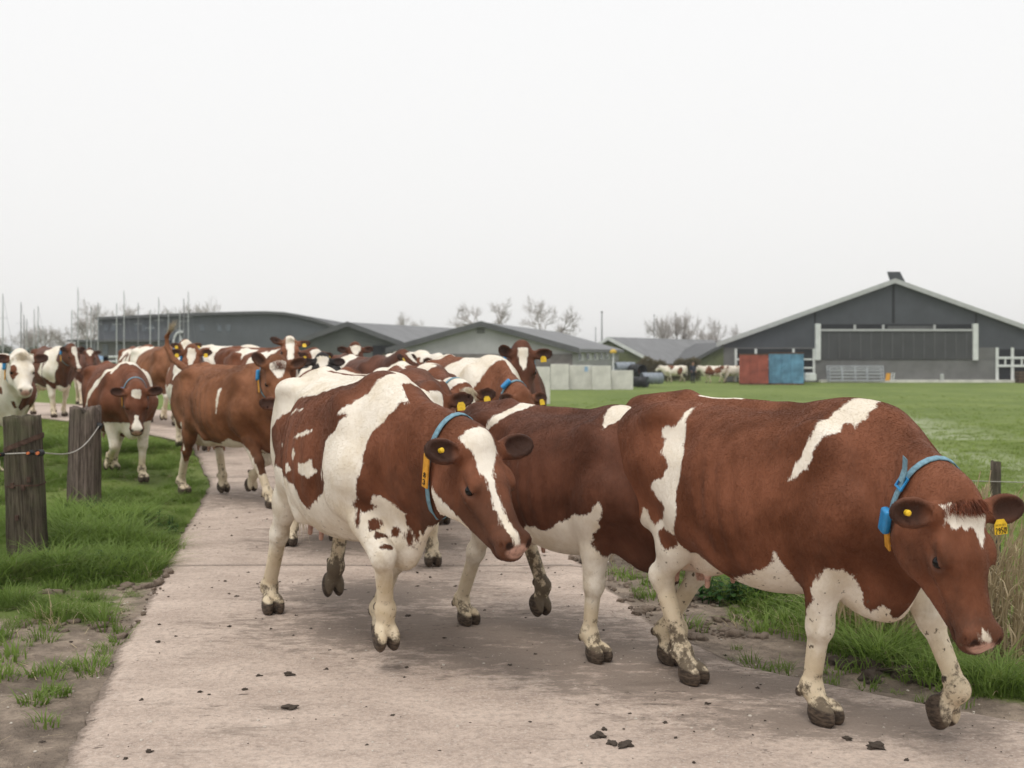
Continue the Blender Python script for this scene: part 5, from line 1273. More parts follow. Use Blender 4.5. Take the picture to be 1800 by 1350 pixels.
g = ground_at(265, 985); weed('nettle_plant', 'low dark weeds at the left edge of the track', g.x - .15, g.y + .1, 16, .32, .10, .06, 4); g = ground_at(120, 905); weed('nettle_plant', 'weeds in the grass between the two old posts', g.x + .2, g.y, 14, .3, .2, .06, 5)

# ------------------------------------------------------------------ bare trees
M['bark'] = plain('bark', (.13, .105, .09), .95, .25, 3); M['twig'] = plain('twig', (.36, .325, .30), .95, .2, 2); M['hedge'] = grass_material('hedge_twig', (.13, .115, .060), (.19, .155, .085), (.10, .085, .05))
def bare_tree_mesh(seed, h, spread=1.0):
    rng = random.Random(seed); tr, tw = MB(), MB()
    def grow(p, d, L, r, lv):
        q = p; pts = [p]
        for k in range(3): d = (d + Vector((rng.gauss(0, .12), rng.gauss(0, .12), .05 if lv else .02))).normalized(); q = q + d*(L/3); pts.append(q)
        rr = [r, r*.88, r*.76, r*.62]; (tr if lv < 2 else tw).tube(pts, rr, 6 if lv < 2 else 3, False)
        if lv >= 5: return
        n = rng.randint(3, 5) if lv < 4 else rng.randint(4, 6)
        for i in range(n):
            t = rng.uniform(.35, 1.0); b = pts[min(3, int(t*3 + .5))]; g = rng.uniform(0, 6.28); an = rng.uniform(.35, .95)*spread; ax = d.orthogonal().normalized(); ax.rotate(Matrix.Rotation(g, 3, d)); nd = (d*math.cos(an) + ax*math.sin(an)).normalized()
            grow(b, nd, L*rng.uniform(.58, .80), max(r*.5, .014), lv + 1)
    grow(Vector((0, 0, 0)), Vector((0, 0, 1)), h*.30, h*.026, 0)
    zm = float(np.percentile([v[2] for v in tw.V], 97)); s = h/zm; tr.V = [tuple(Vector(v)*s) for v in tr.V]; tw.V = [tuple(Vector(v)*s) for v in tw.V]; return tr, tw
TV = [bare_tree_mesh(11 + i, 10, sp) for i, sp in enumerate((1.0, .8, 1.15))]
TM = []
for tr, tw in TV:
    a = tr.build('trunk', M['bark']); b = tw.build('crown', M['twig']); COL.objects.unlink(a); COL.objects.unlink(b); b['kind'] = 'stuff'; TM.append((a, b))
def tree(u, vt, d, k, lab, rz=0, wide=1.0, z=-1.1):
    wide *= .72; h = 1.08*( CAM_H + (HOR - vt)/FPX*d - z); r = empty('bare_tree', ((u - 900)/FPX*d, d, z), rz); r.scale = (h/10*wide, h/10*wide, h/10); tag(r, lab, 'tree', 'leafless trees on the skyline')
    for o in TM[k % 3]: c = o.copy(); COL.objects.link(c); c.parent = r
for i, (u, vt, d, k, lab, w) in enumerate(((866, 545, 150, 0, 'round bare tree behind the apex of the pale shed', 1.25), (978, 543, 150, 2, 'round bare tree behind the pale shed roof, right of the apex', 1.1), (720, 566, 170, 2, 'faint bare tree between the two gabled sheds', 1.0), (1165, 568, 160, 1, 'tall bare tree left in the group beside the barn', .8), (1200, 563, 160, 1, 'tallest bare tree in the group beside the barn', .8), (1228, 583, 165, 0, 'bare tree right in the group beside the barn', .9), (1275, 573, 150, 2, 'bare tree rising behind the barn eaves', .9), (1250, 590, 170, 1, 'small faint bare tree next to the barn eaves', .9),
    (150, 566, 140, 0, 'dark dense bare tree left of the curved hall', 1.5), (120, 575, 145, 2, 'bare tree among the masts left of the hall', 1.3), (70, 585, 150, 1, 'low bare tree among the masts at far left', 1.5), (200, 548, 170, 2, 'bare tree top showing over the flat end of the hall', 1.2), (245, 552, 170, 0, 'bare tree top showing over the middle of the hall', 1.2), (350, 548, 170, 1, 'bare tree top showing over the crest of the hall', 1.2), (25, 590, 150, 2, 'low bare tree at the left edge of the skyline', 1.5))): tree(u, vt, d, k, lab, i*1.3, w)
# brown hedge behind the pipes
def hedge(name, label, u0, u1, vt, d, dep, seed, mat):
    rng = random.Random(seed); x0, x1 = (u0 - 900)/FPX*d, (u1 - 900)/FPX*d; zb = -1.05; h = CAM_H + (HOR - vt)/FPX*d - zb; r = empty(name, ((x0 + x1)/2, d, zb)); tag(r, label, 'hedge'); V, F = [], []; w = x1 - x0; tr = MB()
    for i in range(int(w*1500)):
        x = rng.uniform(-w/2, w/2); y = rng.uniform(0, dep); top = h*(.80 + .13*math.sin(x*1.7 + seed) + .07*math.sin(x*4.1)) ; z = top*rng.random()**.7; q = len(V); d_ = Vector((rng.gauss(0, 1), rng.gauss(0, 1), rng.gauss(.5, .8))).normalized()*rng.uniform(.14, .40); s = d_.cross(Vector((rng.random(), rng.random(), rng.random()))).normalized()*rng.uniform(.02, .05); p = Vector((x, y, z)); V += [p - s, p + s, p + d_]; F.append((q, q + 1, q + 2))
    for i in range(int(w*1.2)): x = rng.uniform(-w/2, w/2); tr.tube([(x, dep/2, 0), (x + rng.gauss(0, .1), dep/2, h*.5), (x + rng.gauss(0, .25), dep/2, h*.85)], [.05, .035, .015], 5)
    o = mesh_obj('foliage', V, F, M[mat], r); o['kind'] = 'stuff'; o = tr.build('stem', M['bark'], r); o['kind'] = 'stuff'
hedge('brown_hedge', 'brown leafless hedge behind the drainage pipes', 1086, 1232, 627, 104, 2.0, 3, 'hedge')
hedge('dark_hedge', 'low dark hedge along the marina at far left', -20, 190, 606, 128, 3.0, 5, 'grass_dark')
hedge('scrub_row', 'low brown scrub at the foot of the gabled sheds', 640, 760, 622, 78, 1.5, 9, 'hedge')

# ------------------------------------------------------------------ mud, clods and stones on the track
M['mud'] = plain('mud', (.085, .066, .052), .9, .4, 25, .3, 0, .6); M['stone_pale'] = plain('stone_pale', (.50, .45, .39), .8, .2, 30)
def lump(seed, rough=.42, flat=.5, sub=3):
    bm = bmesh.new(); bmesh.ops.create_icosphere(bm, subdivisions=sub, radius=1); rng = random.Random(seed); o = [rng.uniform(0, 9) for _ in range(6)]
    for v in bm.verts:
        c = v.co; k = 1 + rough*(math.sin(c.x*3.1 + o[0])*math.sin(c.y*2.7 + o[1]) + .6*math.sin(c.z*5 + c.x*4 + o[2]) + .45*math.sin(c.x*9 + o[3])*math.sin(c.y*8 + o[4]) + .25*math.sin(c.y*17 + c.z*13 + o[5])); v.co = Vector((c.x*k, c.y*k, c.z*k*flat))
    me = bpy.data.meshes.new('clod'); bm.to_mesh(me); bm.free()
    for p in me.polygons: p.use_smooth = True
    return me
LM = [lump(i) for i in range(5)]; SM = [lump(20 + i, .18, .6, 2) for i in range(3)]
for m_ in LM: m_.materials.append(M['mud'])
for m_ in SM: m_.materials.append(M['stone_pale'])
def rz_at(x, y): return float(road_z(y)) if inside_road(x, y) else lz(x, y)
CL = [(1052, 1296, .055, 'upright lump of dark mud on the concrete near the bottom edge'), (1062, 1283, .03, 'small dark clod just behind the upright mud lump'), (1098, 1312, .062, 'flat spread of dark mud right of the upright lump'), (1076, 1308, .04, 'dark mud between the lump and the flat spread'), (455, 1189, .028, 'round dark clod left of the muddy smear'), (508, 1187, .05, 'flat dark clod left below the stepping cow'), (430, 1213, .03, 'small dark clod at lower left of the smear'), (1050, 1240, .018, 'tiny dark clod on the track before the nearest cow'), (690, 1258, .018, 'tiny dark clod below the lifted hoof'), (262, 1322, .03, 'dark stone at the lower left edge of the track'), (645, 1310, .016, 'tiny dark clod near the bottom edge'), (1540, 1315, .07, 'dark flat mud patch at lower right'), (1490, 1300, .04, 'dark mud stick right of the front hoof'), (510, 1245, .05, 'thin dark smear of mud on the concrete'), (905, 1395, .03, 'dark clod')]
for i, (u, v, s, lab) in enumerate(CL[:-1]):
    p = ground_at(u, v); o = bpy.data.objects.new('mud_clod', LM[i % 5]); COL.objects.link(o); o.location = (p.x, p.y, s*.12); s *= .42; o.scale = (s*1.3, s, s*(.95 if s < .034 else .6)); o.rotation_euler = (0, 0, i*1.7); tag(o, lab, 'mud clod', 'mud clods on the track')
# churned soil along the right edge
SOILM = [lump(60 + i, .5, .8, 3) for i in range(5)]; M['soil_dark'] = plain('soil_dark', (.125, .098, .078), .95, .45, 40, .2, 0, .9)
for m_ in SOILM: m_.materials.append(M['soil_dark'])
for i, (u, v, s) in enumerate(((1510, 1172, .13), (1560, 1178, .15), (1605, 1185, .12), (1470, 1165, .10), (1640, 1200, .09), (1540, 1190, .10))):
    p = ground_at(u, v); o = bpy.data.objects.new('soil_clump', SOILM[(i + 2) % 5]); COL.objects.link(o); o.location = (p.x, p.y + .1, lz(p.x, p.y + .1) - .01); s *= .62; o.scale = (s*1.3, s*.9, s*.62); o.rotation_euler = (.2, .1, i*2.1); tag(o, 'churned dark soil clump, %s from the left along the right verge' % ('second third fifth first sixth fourth'.split()[i]), 'soil', 'churned soil at the right verge')
def crumbs(name, label, n, lo, hi, s0, s1, meshes, seed, test):
    rs_ = np.random.RandomState(seed); c = bpy.data.collections.new(name)
    for m_ in meshes: o = bpy.data.objects.new(name + '_piece', m_); c.objects.link(o)
    x = rs_.uniform(lo[0], hi[0], n); y = lo[1] + (hi[1] - lo[1])*rs_.rand(n)**1.4; k = test(x, y, rs_); x, y = x[k], y[k]; z = np.array([rz_at(a, b) for a, b in zip(x, y)]) + .002
    scatter(name, label, 'debris', np.stack([x, y, z], 1), s0 + (s1 - s0)*rs_.rand(len(x))**4, c, seed)
crumbs('mud_crumbs', 'crumbs of dark mud scattered over the track', 2600, (-3.5, 3.9), (3.2, 13), .002, .014, LM, 3, lambda x, y, r: inside_road(x, y, .5) & (r.rand(len(x)) < .25 + .75*sst(.45, .65, fbm(x, y, .9, 71))))
M['soil_crumb'] = plain('soil_crumb', (.22, .172, .135), .95, .45, 30, .2, 0, .6); CM = [lump(40 + i, .4, .75, 2) for i in range(3)]
for m_ in CM: m_.materials.append(M['soil_crumb'])
crumbs('soil_crumbs', 'crumbled soil lying on the bare verges', 9000, (-4.5, 6.5), (3.4, 9.5), .005, .045, CM, 6, lambda x, y, r: ~inside_road(x, y, -.05) & (dirt_amount(x, y) > .4) & (r.rand(len(x)) < .15 + .85*sst(.42, .62, fbm(x, y, 2.4, 91))))
V, F = [], []; rg_ = random.Random(8)
for _ in range(260):
    yy_ = 3.9 + 4.6*rg_.random(); xx_ = float(road_l(yy_)) - .05 - 1.9*rg_.random(); q_ = len(V); a_ = rg_.uniform(0, 3.14); l_ = rg_.uniform(.02, .09); zz_ = lz(xx_, yy_) + .012; dx_, dy_ = math.cos(a_)*l_, math.sin(a_)*l_
    V += [(xx_ - dx_, yy_ - dy_, zz_), (xx_ + dx_, yy_ + dy_, zz_ + .006), (xx_ + dx_ + .003, yy_ + dy_ + .004, zz_ + .006), (xx_ - dx_ + .003, yy_ - dy_ + .004, zz_)]; F.append((q_, q_+1, q_+2, q_+3))
o_ = mesh_obj('straw_litter', V, F, M['straw']); tag(o_, 'bits of dry straw on the bare soil at lower left', 'straw', kind='stuff')
crumbs('pebbles', 'small pale pebbles scattered over the track', 1500, (-3.5, 3.9), (3.2, 11), .002, .009, SM, 4, lambda x, y, r: inside_road(x, y, .8))
NEAR = .0075
COWS = []
COWS.append(dict(key='A', loc=(1.175, 5.32, 0), rz=-51, s=.98, res=NEAR, tail=[(-.86, 0, 1.345), (-.94, 0, 1.28), (-.955, 0, 1.1), (-.955, 0, .95), (-.97, -.01, .80), (-1.0, -.02, .66)], tint='red', seed=11, fur=260000, belly=.05, brisket=(-.09, -.05),
    label='large red-brown cow nearest the camera at right with lowered head and blue collar', splash=.6,
    head=dict(poll=(1.19, -.30, 1.06), yaw=-21, pitch=72, roll=0, size=1.08),
    ears=[dict(s=1, d=(-.05, 1, .1), o=(.3, 0, .9), tag=dict(kind='flag', text='2950', sup='2', at=.07, dn=.03)), dict(s=-1, d=(-.1, -1, .0), o=(.3, -.2, .9), tag=dict(kind='stud', at=.13, dn=0))],
    legs=dict(FR=dict(x=.37, y=-.13), FL=dict(x=.95, y=.08, z=.23, p=70), HR=dict(x=-.41, y=-.12, p=0, m=.45), HL=dict(x=-.70, y=.06, z=.17, p=15, m=.2)),
    collar=dict(fit=[('buckle', 42), ('box', 106), ('plate', 128)]), tuft=dict(n=1300, f=.022), leg_white=.46))
COWS.append(dict(key='B', loc=(-.90, 6.45, 0), rz=-63, s=1.05, res=NEAR, tint='red', seed=12, fur=260000, ear_dark=1.6, belly=.035, brisket=(0, -.04),
    label='white and brown cow with orange plate 83 on its collar, stepping forward', splash=.45, stain=.9,
    head=dict(poll=(1.317, .14, 1.13), yaw=12, pitch=54, roll=0, size=1.05),
    ears=[dict(s=1, d=(-.05, 1, .2), o=(.3, 0, .9)), dict(s=-1, d=(-.1, -1, .1), o=(.3, -.2, .9), tag=dict(kind='stud', at=.12, dn=0))],
    legs=dict(FR=dict(x=.756, y=-.10, z=.30, p=35), FL=dict(x=.07, y=.12), HR=dict(x=-.78, y=-.25, m=.12), HL=dict(x=-.60, y=.10, z=.26, p=62, m=.8)),
    collar=dict(fit=[('plate', 104)], text='83'), ground='white', leg_white=.6))
COWS.append(dict(key='C', loc=(.272, 6.31, 0), rz=-50, s=.925, res=.011, tint='dark', seed=13, fur=200000,
    label='dark brown cow with white belly walking between the lowered-head cow and cow 83', splash=.3,
    head=dict(poll=(1.32, .10, 1.15), yaw=0, pitch=50, size=1.0),
    legs=dict(FR=dict(x=.40, y=-.15), FL=dict(x=.80, y=.15, z=.20, p=30), HR=dict(x=-.76, y=-.17), HL=dict(x=-.33, y=.15, z=.26, p=50, m=.7)), leg_white=.48, tail=[(-.86, 0, 1.345), (-.94, 0, 1.28), (-.955, .03, 1.12), (-.95, .10, .92), (-.93, .16, .74), (-.92, .18, .62)]))

COATS = {
'A': [('w','side','R',[(-.314,1.372),(-.331,1.356),(-.332,1.305),(-.363,1.271),(-.408,1.259),(-.409,1.227),(-.389,1.211),(-.398,1.146),(-.36,1.123),(-.342,1.079),(-.364,1.025),(-.444,.991),(-.453,.964),(-.4,.916),(-.35,.887),(-.37,.844),(-.439,.796),(-.467,.772),(-.503,.808),(-.515,.854),(-.55,.86),(-.60,.76),(-.62,.70),(-.70,.62),(-.78,.40),(-.18,.40),(-.20,.56),(-.299,.714),(-.296,.758),(-.247,.858),(-.247,.96),(-.243,1.037),(-.239,1.145),(-.28,1.209),(-.29,1.293)]),
 ('b','side','R',[(-.434,.764),(-.356,.775),(-.278,.761),(-.288,.718),(-.36,.669),(-.42,.70),(-.444,.749)]),
 ('w','side','R',[(-.29,.715),(-.25,.66),(-.19,.62),(-.103,.583),(-.052,.554),(-.017,.541),(.03,.536),(-.02,.552),(-.035,.565),(.032,.593),(.158,.636),(.247,.682),(.296,.713),(.316,.753),(.34,.70),(.36,.6),(.36,.4),(-.4,.4),(-.4,.6)]),
 ('w','side','R',[(.534,.717),(.505,.683),(.48,.654),(.46,.615),(.455,.56),(.46,.53),(.44,.50),(.40,.478),(.30,.48),(.3,.3),(.62,.3),(.62,.6),(.60,.70)]),
 ('w','side','R',[(.513,.681),(.534,.717),(.569,.702),(.595,.702),(.60,.658),(.608,.61),(.61,.55),(.64,.522),(.669,.533),(.699,.554),(.72,.54),(.73,.44),(.49,.42),(.4,.5),(.5,.609)]),
 ('w','side','R',[(.558,1.44),(.53,1.43),(.525,1.399),(.487,1.358),(.476,1.327),(.474,1.302),(.480,1.275),(.450,1.216),(.43,1.175),(.405,1.127),(.385,1.075),(.443,1.11),(.472,1.136),(.485,1.182),(.50,1.234),(.52,1.262),(.53,1.271),(.559,1.288),(.563,1.321),(.591,1.327),(.624,1.317),(.633,1.345),(.646,1.374),(.655,1.394),(.606,1.44)]),
 ('w','face','B',[(-.003,-.092),(.019,-.085),(.056,-.078),(.085,-.068),(.08,-.035),(.09,-.028),(.074,-.002),(.098,.019),(.12,.024),(.152,.040),(.12,.064),(.092,.063),(.054,.084),(.025,.062),(.012,.014),(.021,.001),(.018,-.034),(.008,-.063)]),
 ('w','face','B',[(.448,-.038),(.425,-.020),(.45,-.006),(.473,.005),(.465,-.035)]),
 ('w','side','B',[(-1.2,.93),(-.92,.93),(-.92,.4),(-1.2,.4)]), ('w','side','L',[(-.4,1.45),(-.1,1.45),(-.15,1.2),(-.3,1.0),(-.35,1.2)]), ('w','side','L',[(-.6,.8),(-.3,.75),(0,.65),(.3,.68),(.5,.75),(1.3,.7),(1.3,.0),(-.8,.0)])],
'B': [('b','side','R',[(0.597,1.46),(0.383,1.42),(0.228,1.348),(0.129,1.322),(0.022,1.295),(-0.186,1.276),(-0.16,1.242),(-.42,1.168),(-.60,1.083),(-.60,.984),(-.52,.914),(-.3,.90),(-0.08,0.891),(0.0,0.87),(0.10,0.859),(0.17,0.841),(0.20,0.79),(0.239,0.733),(0.324,0.763),(0.384,0.814),(0.50,0.864),(0.55,0.899),(0.50,0.923),(0.52,0.942),(0.469,0.96),(0.48,1.045),(0.473,1.088),(0.555,1.149),(0.581,1.194),(0.603,1.221),(0.539,1.23),(0.575,1.269),(0.591,1.302),(0.62,1.336)]),
 ('w','side','R',[(0.204,0.975),(0.266,0.962),(0.342,0.999),(0.335,0.943),(0.381,0.936),(0.306,0.897),(0.219,0.914)]), ('w','side','R',[(-.1,1.2),(.0,1.215),(.08,1.235),(-.05,1.225)]), ('w','side','R',[(.1,1.08),(.22,1.10),(.3,1.13),(.2,1.12)]), ('w','side','R',[(.05,.93),(.09,.96),(.12,.92),(.08,.90)]), ('w','side','R',[(.13,1.0),(.15,1.03),(.18,1.01),(.16,.98)]), ('w','side','R',[(.42,.93),(.45,.96),(.47,.93),(.44,.90)]), ('w','side','R',[(-.2,1.02),(-.16,1.06),(-.12,1.03)]),
 ('b','side','R',[(0.837,1.261),(0.835,1.293),(0.911,1.284),(0.974,1.30),(1.036,1.30),(1.159,1.30),(1.45,1.25),(1.45,1.0),(1.33,0.954),(1.257,0.881),(1.12,0.811),(1.059,0.762),(0.975,0.698),(0.96,0.625),(0.938,0.691),(0.914,0.619),(0.907,0.671),(0.893,0.702),(0.883,0.723),(0.892,0.757),(0.921,0.776),(0.894,0.78),(0.881,0.806),(0.852,0.832),(0.824,0.852),(0.806,0.845),(0.782,0.816),(0.793,0.805),(0.767,0.781),(0.742,0.764),(0.728,0.768),(0.70,0.80),(0.745,0.871),(0.773,0.948),(0.782,1.002),(0.767,1.043),(0.767,1.106),(0.796,1.16),(0.823,1.203)]),
 ('b','side','R',[(0.771,0.729),(0.776,0.744),(0.791,0.733),(0.800,0.707),(0.797,0.690),(0.785,0.700)]),('b','side','R',[(0.815,0.685),(0.838,0.707),(0.846,0.677),(0.831,0.655),(0.817,0.655)]),('b','side','R',[(0.872,0.669),(0.888,0.697),(0.901,0.66),(0.889,0.611),(0.874,0.616)]),('b','side','R',[(0.72,0.778),(0.724,0.726),(0.738,0.695),(0.755,0.676),(0.747,0.728)]),
 ('b','side','L',[(1.5,1.5),(.75,1.5),(.72,1.0),(.80,.75),(1.0,.72),(1.5,.9)]), ('b','side','L',[(.3,1.45),(-.4,1.45),(-.5,1.0),(-.1,.8),(.4,1.0)]),
 ('b','face','B',[(-.1,-.2),(.6,-.2),(.6,.2),(-.1,.2)]), ('b','cheek','B',[(-.06,-.4),(.6,-.4),(.6,.1),(-.06,.1)]), ('w','cheek','B',[(.05,-.5),(.40,-.5),(.40,-.19),(.2,-.215),(.05,-.265)]),
 ('w','face','B',[(-0.06,-0.019),(-0.055,-0.055),(-0.042,-0.075),(-0.025,-0.083),(-0.007,-0.088),(0.022,-0.086),(0.052,-0.073),(0.093,-0.066),(0.148,-0.066),(0.188,-0.060),(0.235,-0.053),(0.302,-0.050),(0.366,-0.043),(0.416,-0.043),(0.448,-0.037),(0.478,-0.025),(0.476,-0.004),(0.433,-0.004),(0.366,-0.018),(0.306,-0.025),(0.245,-0.028),(0.199,-0.024),(0.145,-0.008),(0.1,0.02),(0.06,0.05),(0.027,0.045),(-0.013,0.038),(-0.047,0.024)])],
'C': [('w','side','B',[(-.30,.70),(-.144,.716),(-.045,.667),(.081,.736),(.224,.724),(.333,.778),(.452,.839),(.535,.836),(.60,.875),(.65,.936),(.66,.887),(.615,.804),(.551,.733),(.523,.678),(.55,.60),(.65,.56),(.66,.3),(-.8,.3),(-.8,.65),(-.5,.68)]),
 ('b','side','R',[(.53,.68),(.56,.73),(.62,.80),(.80,.85),(.80,.62),(.70,.60),(.62,.56),(.55,.60)]),
 ('w','side','R',[(.483,1.46),(.60,1.46),(.629,1.378),(.587,1.34),(.548,1.313),(.52,1.355),(.50,1.411)]),
 ('w','side','R',[(-.50,1.2),(-.378,1.285),(-.369,1.366),(-.352,1.44),(-.2,1.44),(-.25,1.395),(-.293,1.355),(-.335,1.3)]),
 ('w','face','B',[(.0,-.05),(.1,-.06),(.3,-.03),(.45,-.04),(.45,.04),(.3,.03),(.1,.06),(.0,.05)])],
}
for sp in COWS:
    if sp['key'] in COATS: sp['coat'] = COATS[sp['key']]
# ------------------------------------------------------------------ the herd
FIELD_COWS = []
def herd(key, x, y, rz, label, s=1.0, res=.018, tint='red', poll=(1.36, 0, 1.36), yaw=0, pitch=45, roll=0, size=1.0, **kw):
    z = float(road_z(y)) if inside_road(x, y, .3) else lz(x, y)
    sp = dict(key=key, loc=(x, y, z), rz=rz, s=s, res=res, tint=tint, label=label, head=dict(poll=poll, yaw=yaw, pitch=pitch, roll=roll, size=size), udder=kw.pop('udder', 1.0)); sp.update(kw)
    if y < 15.5: sp.setdefault('fur', 80000 if y < 13 else 50000); sp.setdefault('fur_r', 1.9)
    COWS.append(sp)
WALK = dict(FR=dict(x=.62), FL=dict(x=.30), HR=dict(x=-.80), HL=dict(x=-.42, z=.22, p=35))
WALK2 = dict(FR=dict(x=.66, z=.30, p=55), FL=dict(x=.36), HR=dict(x=-.50), HL=dict(x=-.82))
TROT = dict(FR=dict(x=.86, z=.16), FL=dict(x=.30, z=.30, p=70), HR=dict(x=-.86), HL=dict(x=-.36, z=.25, p=40))
T_ = dict(kind='flag', at=.10, dn=.02); B1 = dict(fit=[('box', 70), ('plate', 110)]); B2 = dict(fit=[('box', 290), ('plate', 250)])
def ears(lt=True, rt=False, dl=(-.05, 1, .1), dr=(-.05, -1, .1), o=(.35, 0, .9)):
    return [dict(s=1, d=dl, o=o, tag=T_ if lt else None), dict(s=-1, d=dr, o=o, tag=T_ if rt else None)]
def blaze(*w): return ('w', 'face', 'B', [(f, -a) for f, a in w] + [(f, a) for f, a in w[::-1]])
STAR = blaze((.0, .075), (.06, .07), (.12, .04), (.17, .015)); STRIPE = blaze((.0, .05), (.1, .055), (.22, .025), (.36, .028), (.47, .045)); WIDE = blaze((-.05, .09), (.1, .085), (.25, .06), (.5, .09))
# beside and behind the two leading cows
herd('G', -1.60, 10.1, -97, 'red and white cow half hidden behind the rump of cow 83, one ear showing', 1.02, .016, 'red', (1.34, .10, 1.22), 8, 58, seed=21, blobs=5, coat=[WIDE, ('w', 'side', 'B', [(-.9, 1.1), (-.3, 1.45), (.2, 1.45), (.1, 1.3), (-.4, 1.15)])], legs=WALK, ears=ears(False, False), collar=dict(fit=[]))
herd('E', -.84, 8.95, -78, 'red cow with white streaked back walking just beyond cow 83', 1.04, .016, 'red', (1.36, .02, 1.27), 6, 55, seed=22, blobs=4, coat=[STRIPE, ('w', 'top', 'B', [(-.7, -.1), (-.2, .1), (.5, .02), (.5, .2), (-.2, .25), (-.7, .1)], 1.2), ('w', 'side', 'R', [(-.2, 1.45), (.1, 1.45), (.3, 1.2), (.15, 1.2)])], legs=WALK2, ears=ears(True, False, (.1, 1, .35)))
herd('F', -.93, 10.95, -70, 'mostly white cow with brown flank spots behind the withers of cow 83', 1.05, .016, 'red', (1.36, .05, 1.22), 12, 55, seed=23, ground='white', blobs=7, coat=[('b', 'face', 'B', [(-.1, -.2), (.6, -.2), (.6, .2), (-.1, .2)]), STRIPE], legs=WALK, ears=ears(True, False, (.1, 1, .35)), tuft=dict(n=500, mat='hair_cream', len=.06), collar=B1)
herd('H', -.47, 12.6, -62, 'white cow with brown saddle and brown neck, its head down behind the dark brown cow', 1.10, .016, 'mid', (1.30, -.08, 1.08), 10, 55, seed=24, ground='white', coat=[('b', 'side', 'R', [(-.45, 1.5), (-.1, 1.5), (-.12, 1.2), (-.35, 1.15), (-.5, 1.3)]), ('b', 'side', 'R', [(.15, .6), (.1, .95), (.3, 1.12), (.5, 1.0), (.62, 1.1), (.75, 1.45), (1.5, 1.5), (1.5, .6), (.8, .7), (.5, .8)]), ('w', 'side', 'R', [(.42, .98), (.50, 1.02), (.58, .95), (.5, .9)]), ('b', 'side', 'L', [(-.5, 1.4), (.2, 1.3), (.3, .8), (-.3, .7)]), ('b', 'face', 'B', [(-.1, -.2), (.6, -.2), (.6, .2), (-.1, .2)]), ('b', 'cheek', 'B', [(-.1, -.4), (.6, -.4), (.6, .1), (-.1, .1)])], legs=WALK, ears=ears(True, True), collar=dict(fit=[('box', 30)]))
herd('I', .0, 14.0, -88, 'brown cow facing the camera with a white wedge on its forehead', 1.08, .016, 'dark', (1.40, .06, 1.50), 3, 66, seed=25, size=1.12, blobs=2, coat=[blaze((-.01, .045), (.06, .05), (.14, .03), (.20, .008))], legs=WALK, ears=ears(True, False, (-.05, 1, .10), (-.1, -.8, .75)), collar=B1)
# the plain brown one with its tail up
herd('J', -3.10, 12.5, -44, 'plain light brown cow with raised tail, looking at the camera', 1.04, .0125, 'light', (1.20, -.22, 1.44), -26, 56, seed=26, size=1.05, leg_white=.30, tail=[(-.86, 0, 1.345), (-1.0, 0, 1.40), (-1.18, 0, 1.47), (-1.30, 0, 1.60), (-1.31, 0, 1.72), (-1.24, 0, 1.79)], 
     legs=dict(FR=dict(x=.88, z=.15, y=-.12), FL=dict(x=.22, z=.26, p=60), HR=dict(x=-.72, y=-.16), HL=dict(x=-.40, z=.20, p=30)),
     coat=[STAR, ('w', 'side', 'R', [(.29, 1.16), (.32, 1.18), (.32, 1.02), (.30, .92), (.295, 1.0)]), ('w', 'side', 'R', [(-.1, .62), (.15, .60), (.35, .66), (.42, .62), (.42, .4), (-.3, .4), (-.3, .66)]), ('w', 'side', 'R', [(-.62, .75), (-.55, .80), (-.52, .66), (-.58, .52), (-.72, .40), (-.85, .05), (-.6, .05), (-.56, .4), (-.5, .6), (-.5, .5), (-.9, .3), (-.75, .55)]), ('w', 'side', 'R', [(.62, .62), (.72, .56), (.84, .30), (.9, .0), (.8, .0), (.74, .3), (.66, .5)]), ('w', 'side', 'L', [(-1, .5), (1.2, .5), (1.2, 0), (-1, 0)])],
     ears=[dict(s=1, d=(-.2, .9, .4), o=(.3, 0, .9)), dict(s=-1, d=(-.75, -.7, .2), o=(.2, -.5, .8))], collar=B1, tuft=dict(n=500, len=.035))
herd('K', -5.08, 14.62, -57, 'red-brown cow walking on the grass with a white shoulder stripe and white nose', 1.04, .0125, 'red', (1.30, -.10, 1.13), -14, 66, seed=27, size=1.04, leg_white=.50, legs=dict(FR=dict(x=.30, z=.30, p=70), FL=dict(x=.62, y=.14), HR=dict(x=-.5, z=.2, p=30), HL=dict(x=-.8)),
     coat=[blaze((.02, .05), (.07, .055), (.11, .03)), blaze((.30, .022), (.36, .022), (.42, .05), (.48, .055)), ('w', 'side', 'R', [(.62, 1.5), (.50, 1.5), (.42, 1.36), (.22, 1.18), (.12, 1.0), (.08, .85), (.13, .83), (.18, .98), (.30, 1.12), (.5, 1.28)]), ('w', 'side', 'L', [(.72, 1.5), (.50, 1.5), (.52, 1.3), (.62, 1.0), (.68, 1.0), (.64, 1.3)]), ('w', 'top', 'B', [(.44, -.2), (.56, -.2), (.56, .2), (.44, .2)], 1.25), ('w', 'side', 'B', [(.5, .72), (.9, .72), (.9, .3), (.4, .3)])], ears=ears(False, False, (-.1, 1, .2), (-.1, -1, .1)), collar=B1)
herd('L', -5.05, 18.0, -70, 'brown cow with white belly between the grass cow and the raised-tail cow', 1.08, .0165, 'mid', (1.34, -.12, 1.44), -8, 55, seed=28, blobs=3, coat=[STRIPE, ('w', 'side', 'B', [(.3, .95), (.9, .95), (1.1, .3), (-.8, .3), (-.3, .75)])], legs=WALK2, ears=ears(True, True), collar=B1)
herd('M', -10.2, 25.2, -52, 'red and white cow facing right in the distance with a white muzzle stripe', 1.08, .022, 'dark', (1.36, .02, 1.40), 12, 58, seed=29, blobs=3, coat=[STRIPE, ('w', 'side', 'R', [(.4, .8), (.55, 1.3), (.45, 1.3), (.3, .9)])], legs=WALK, collar=B1)
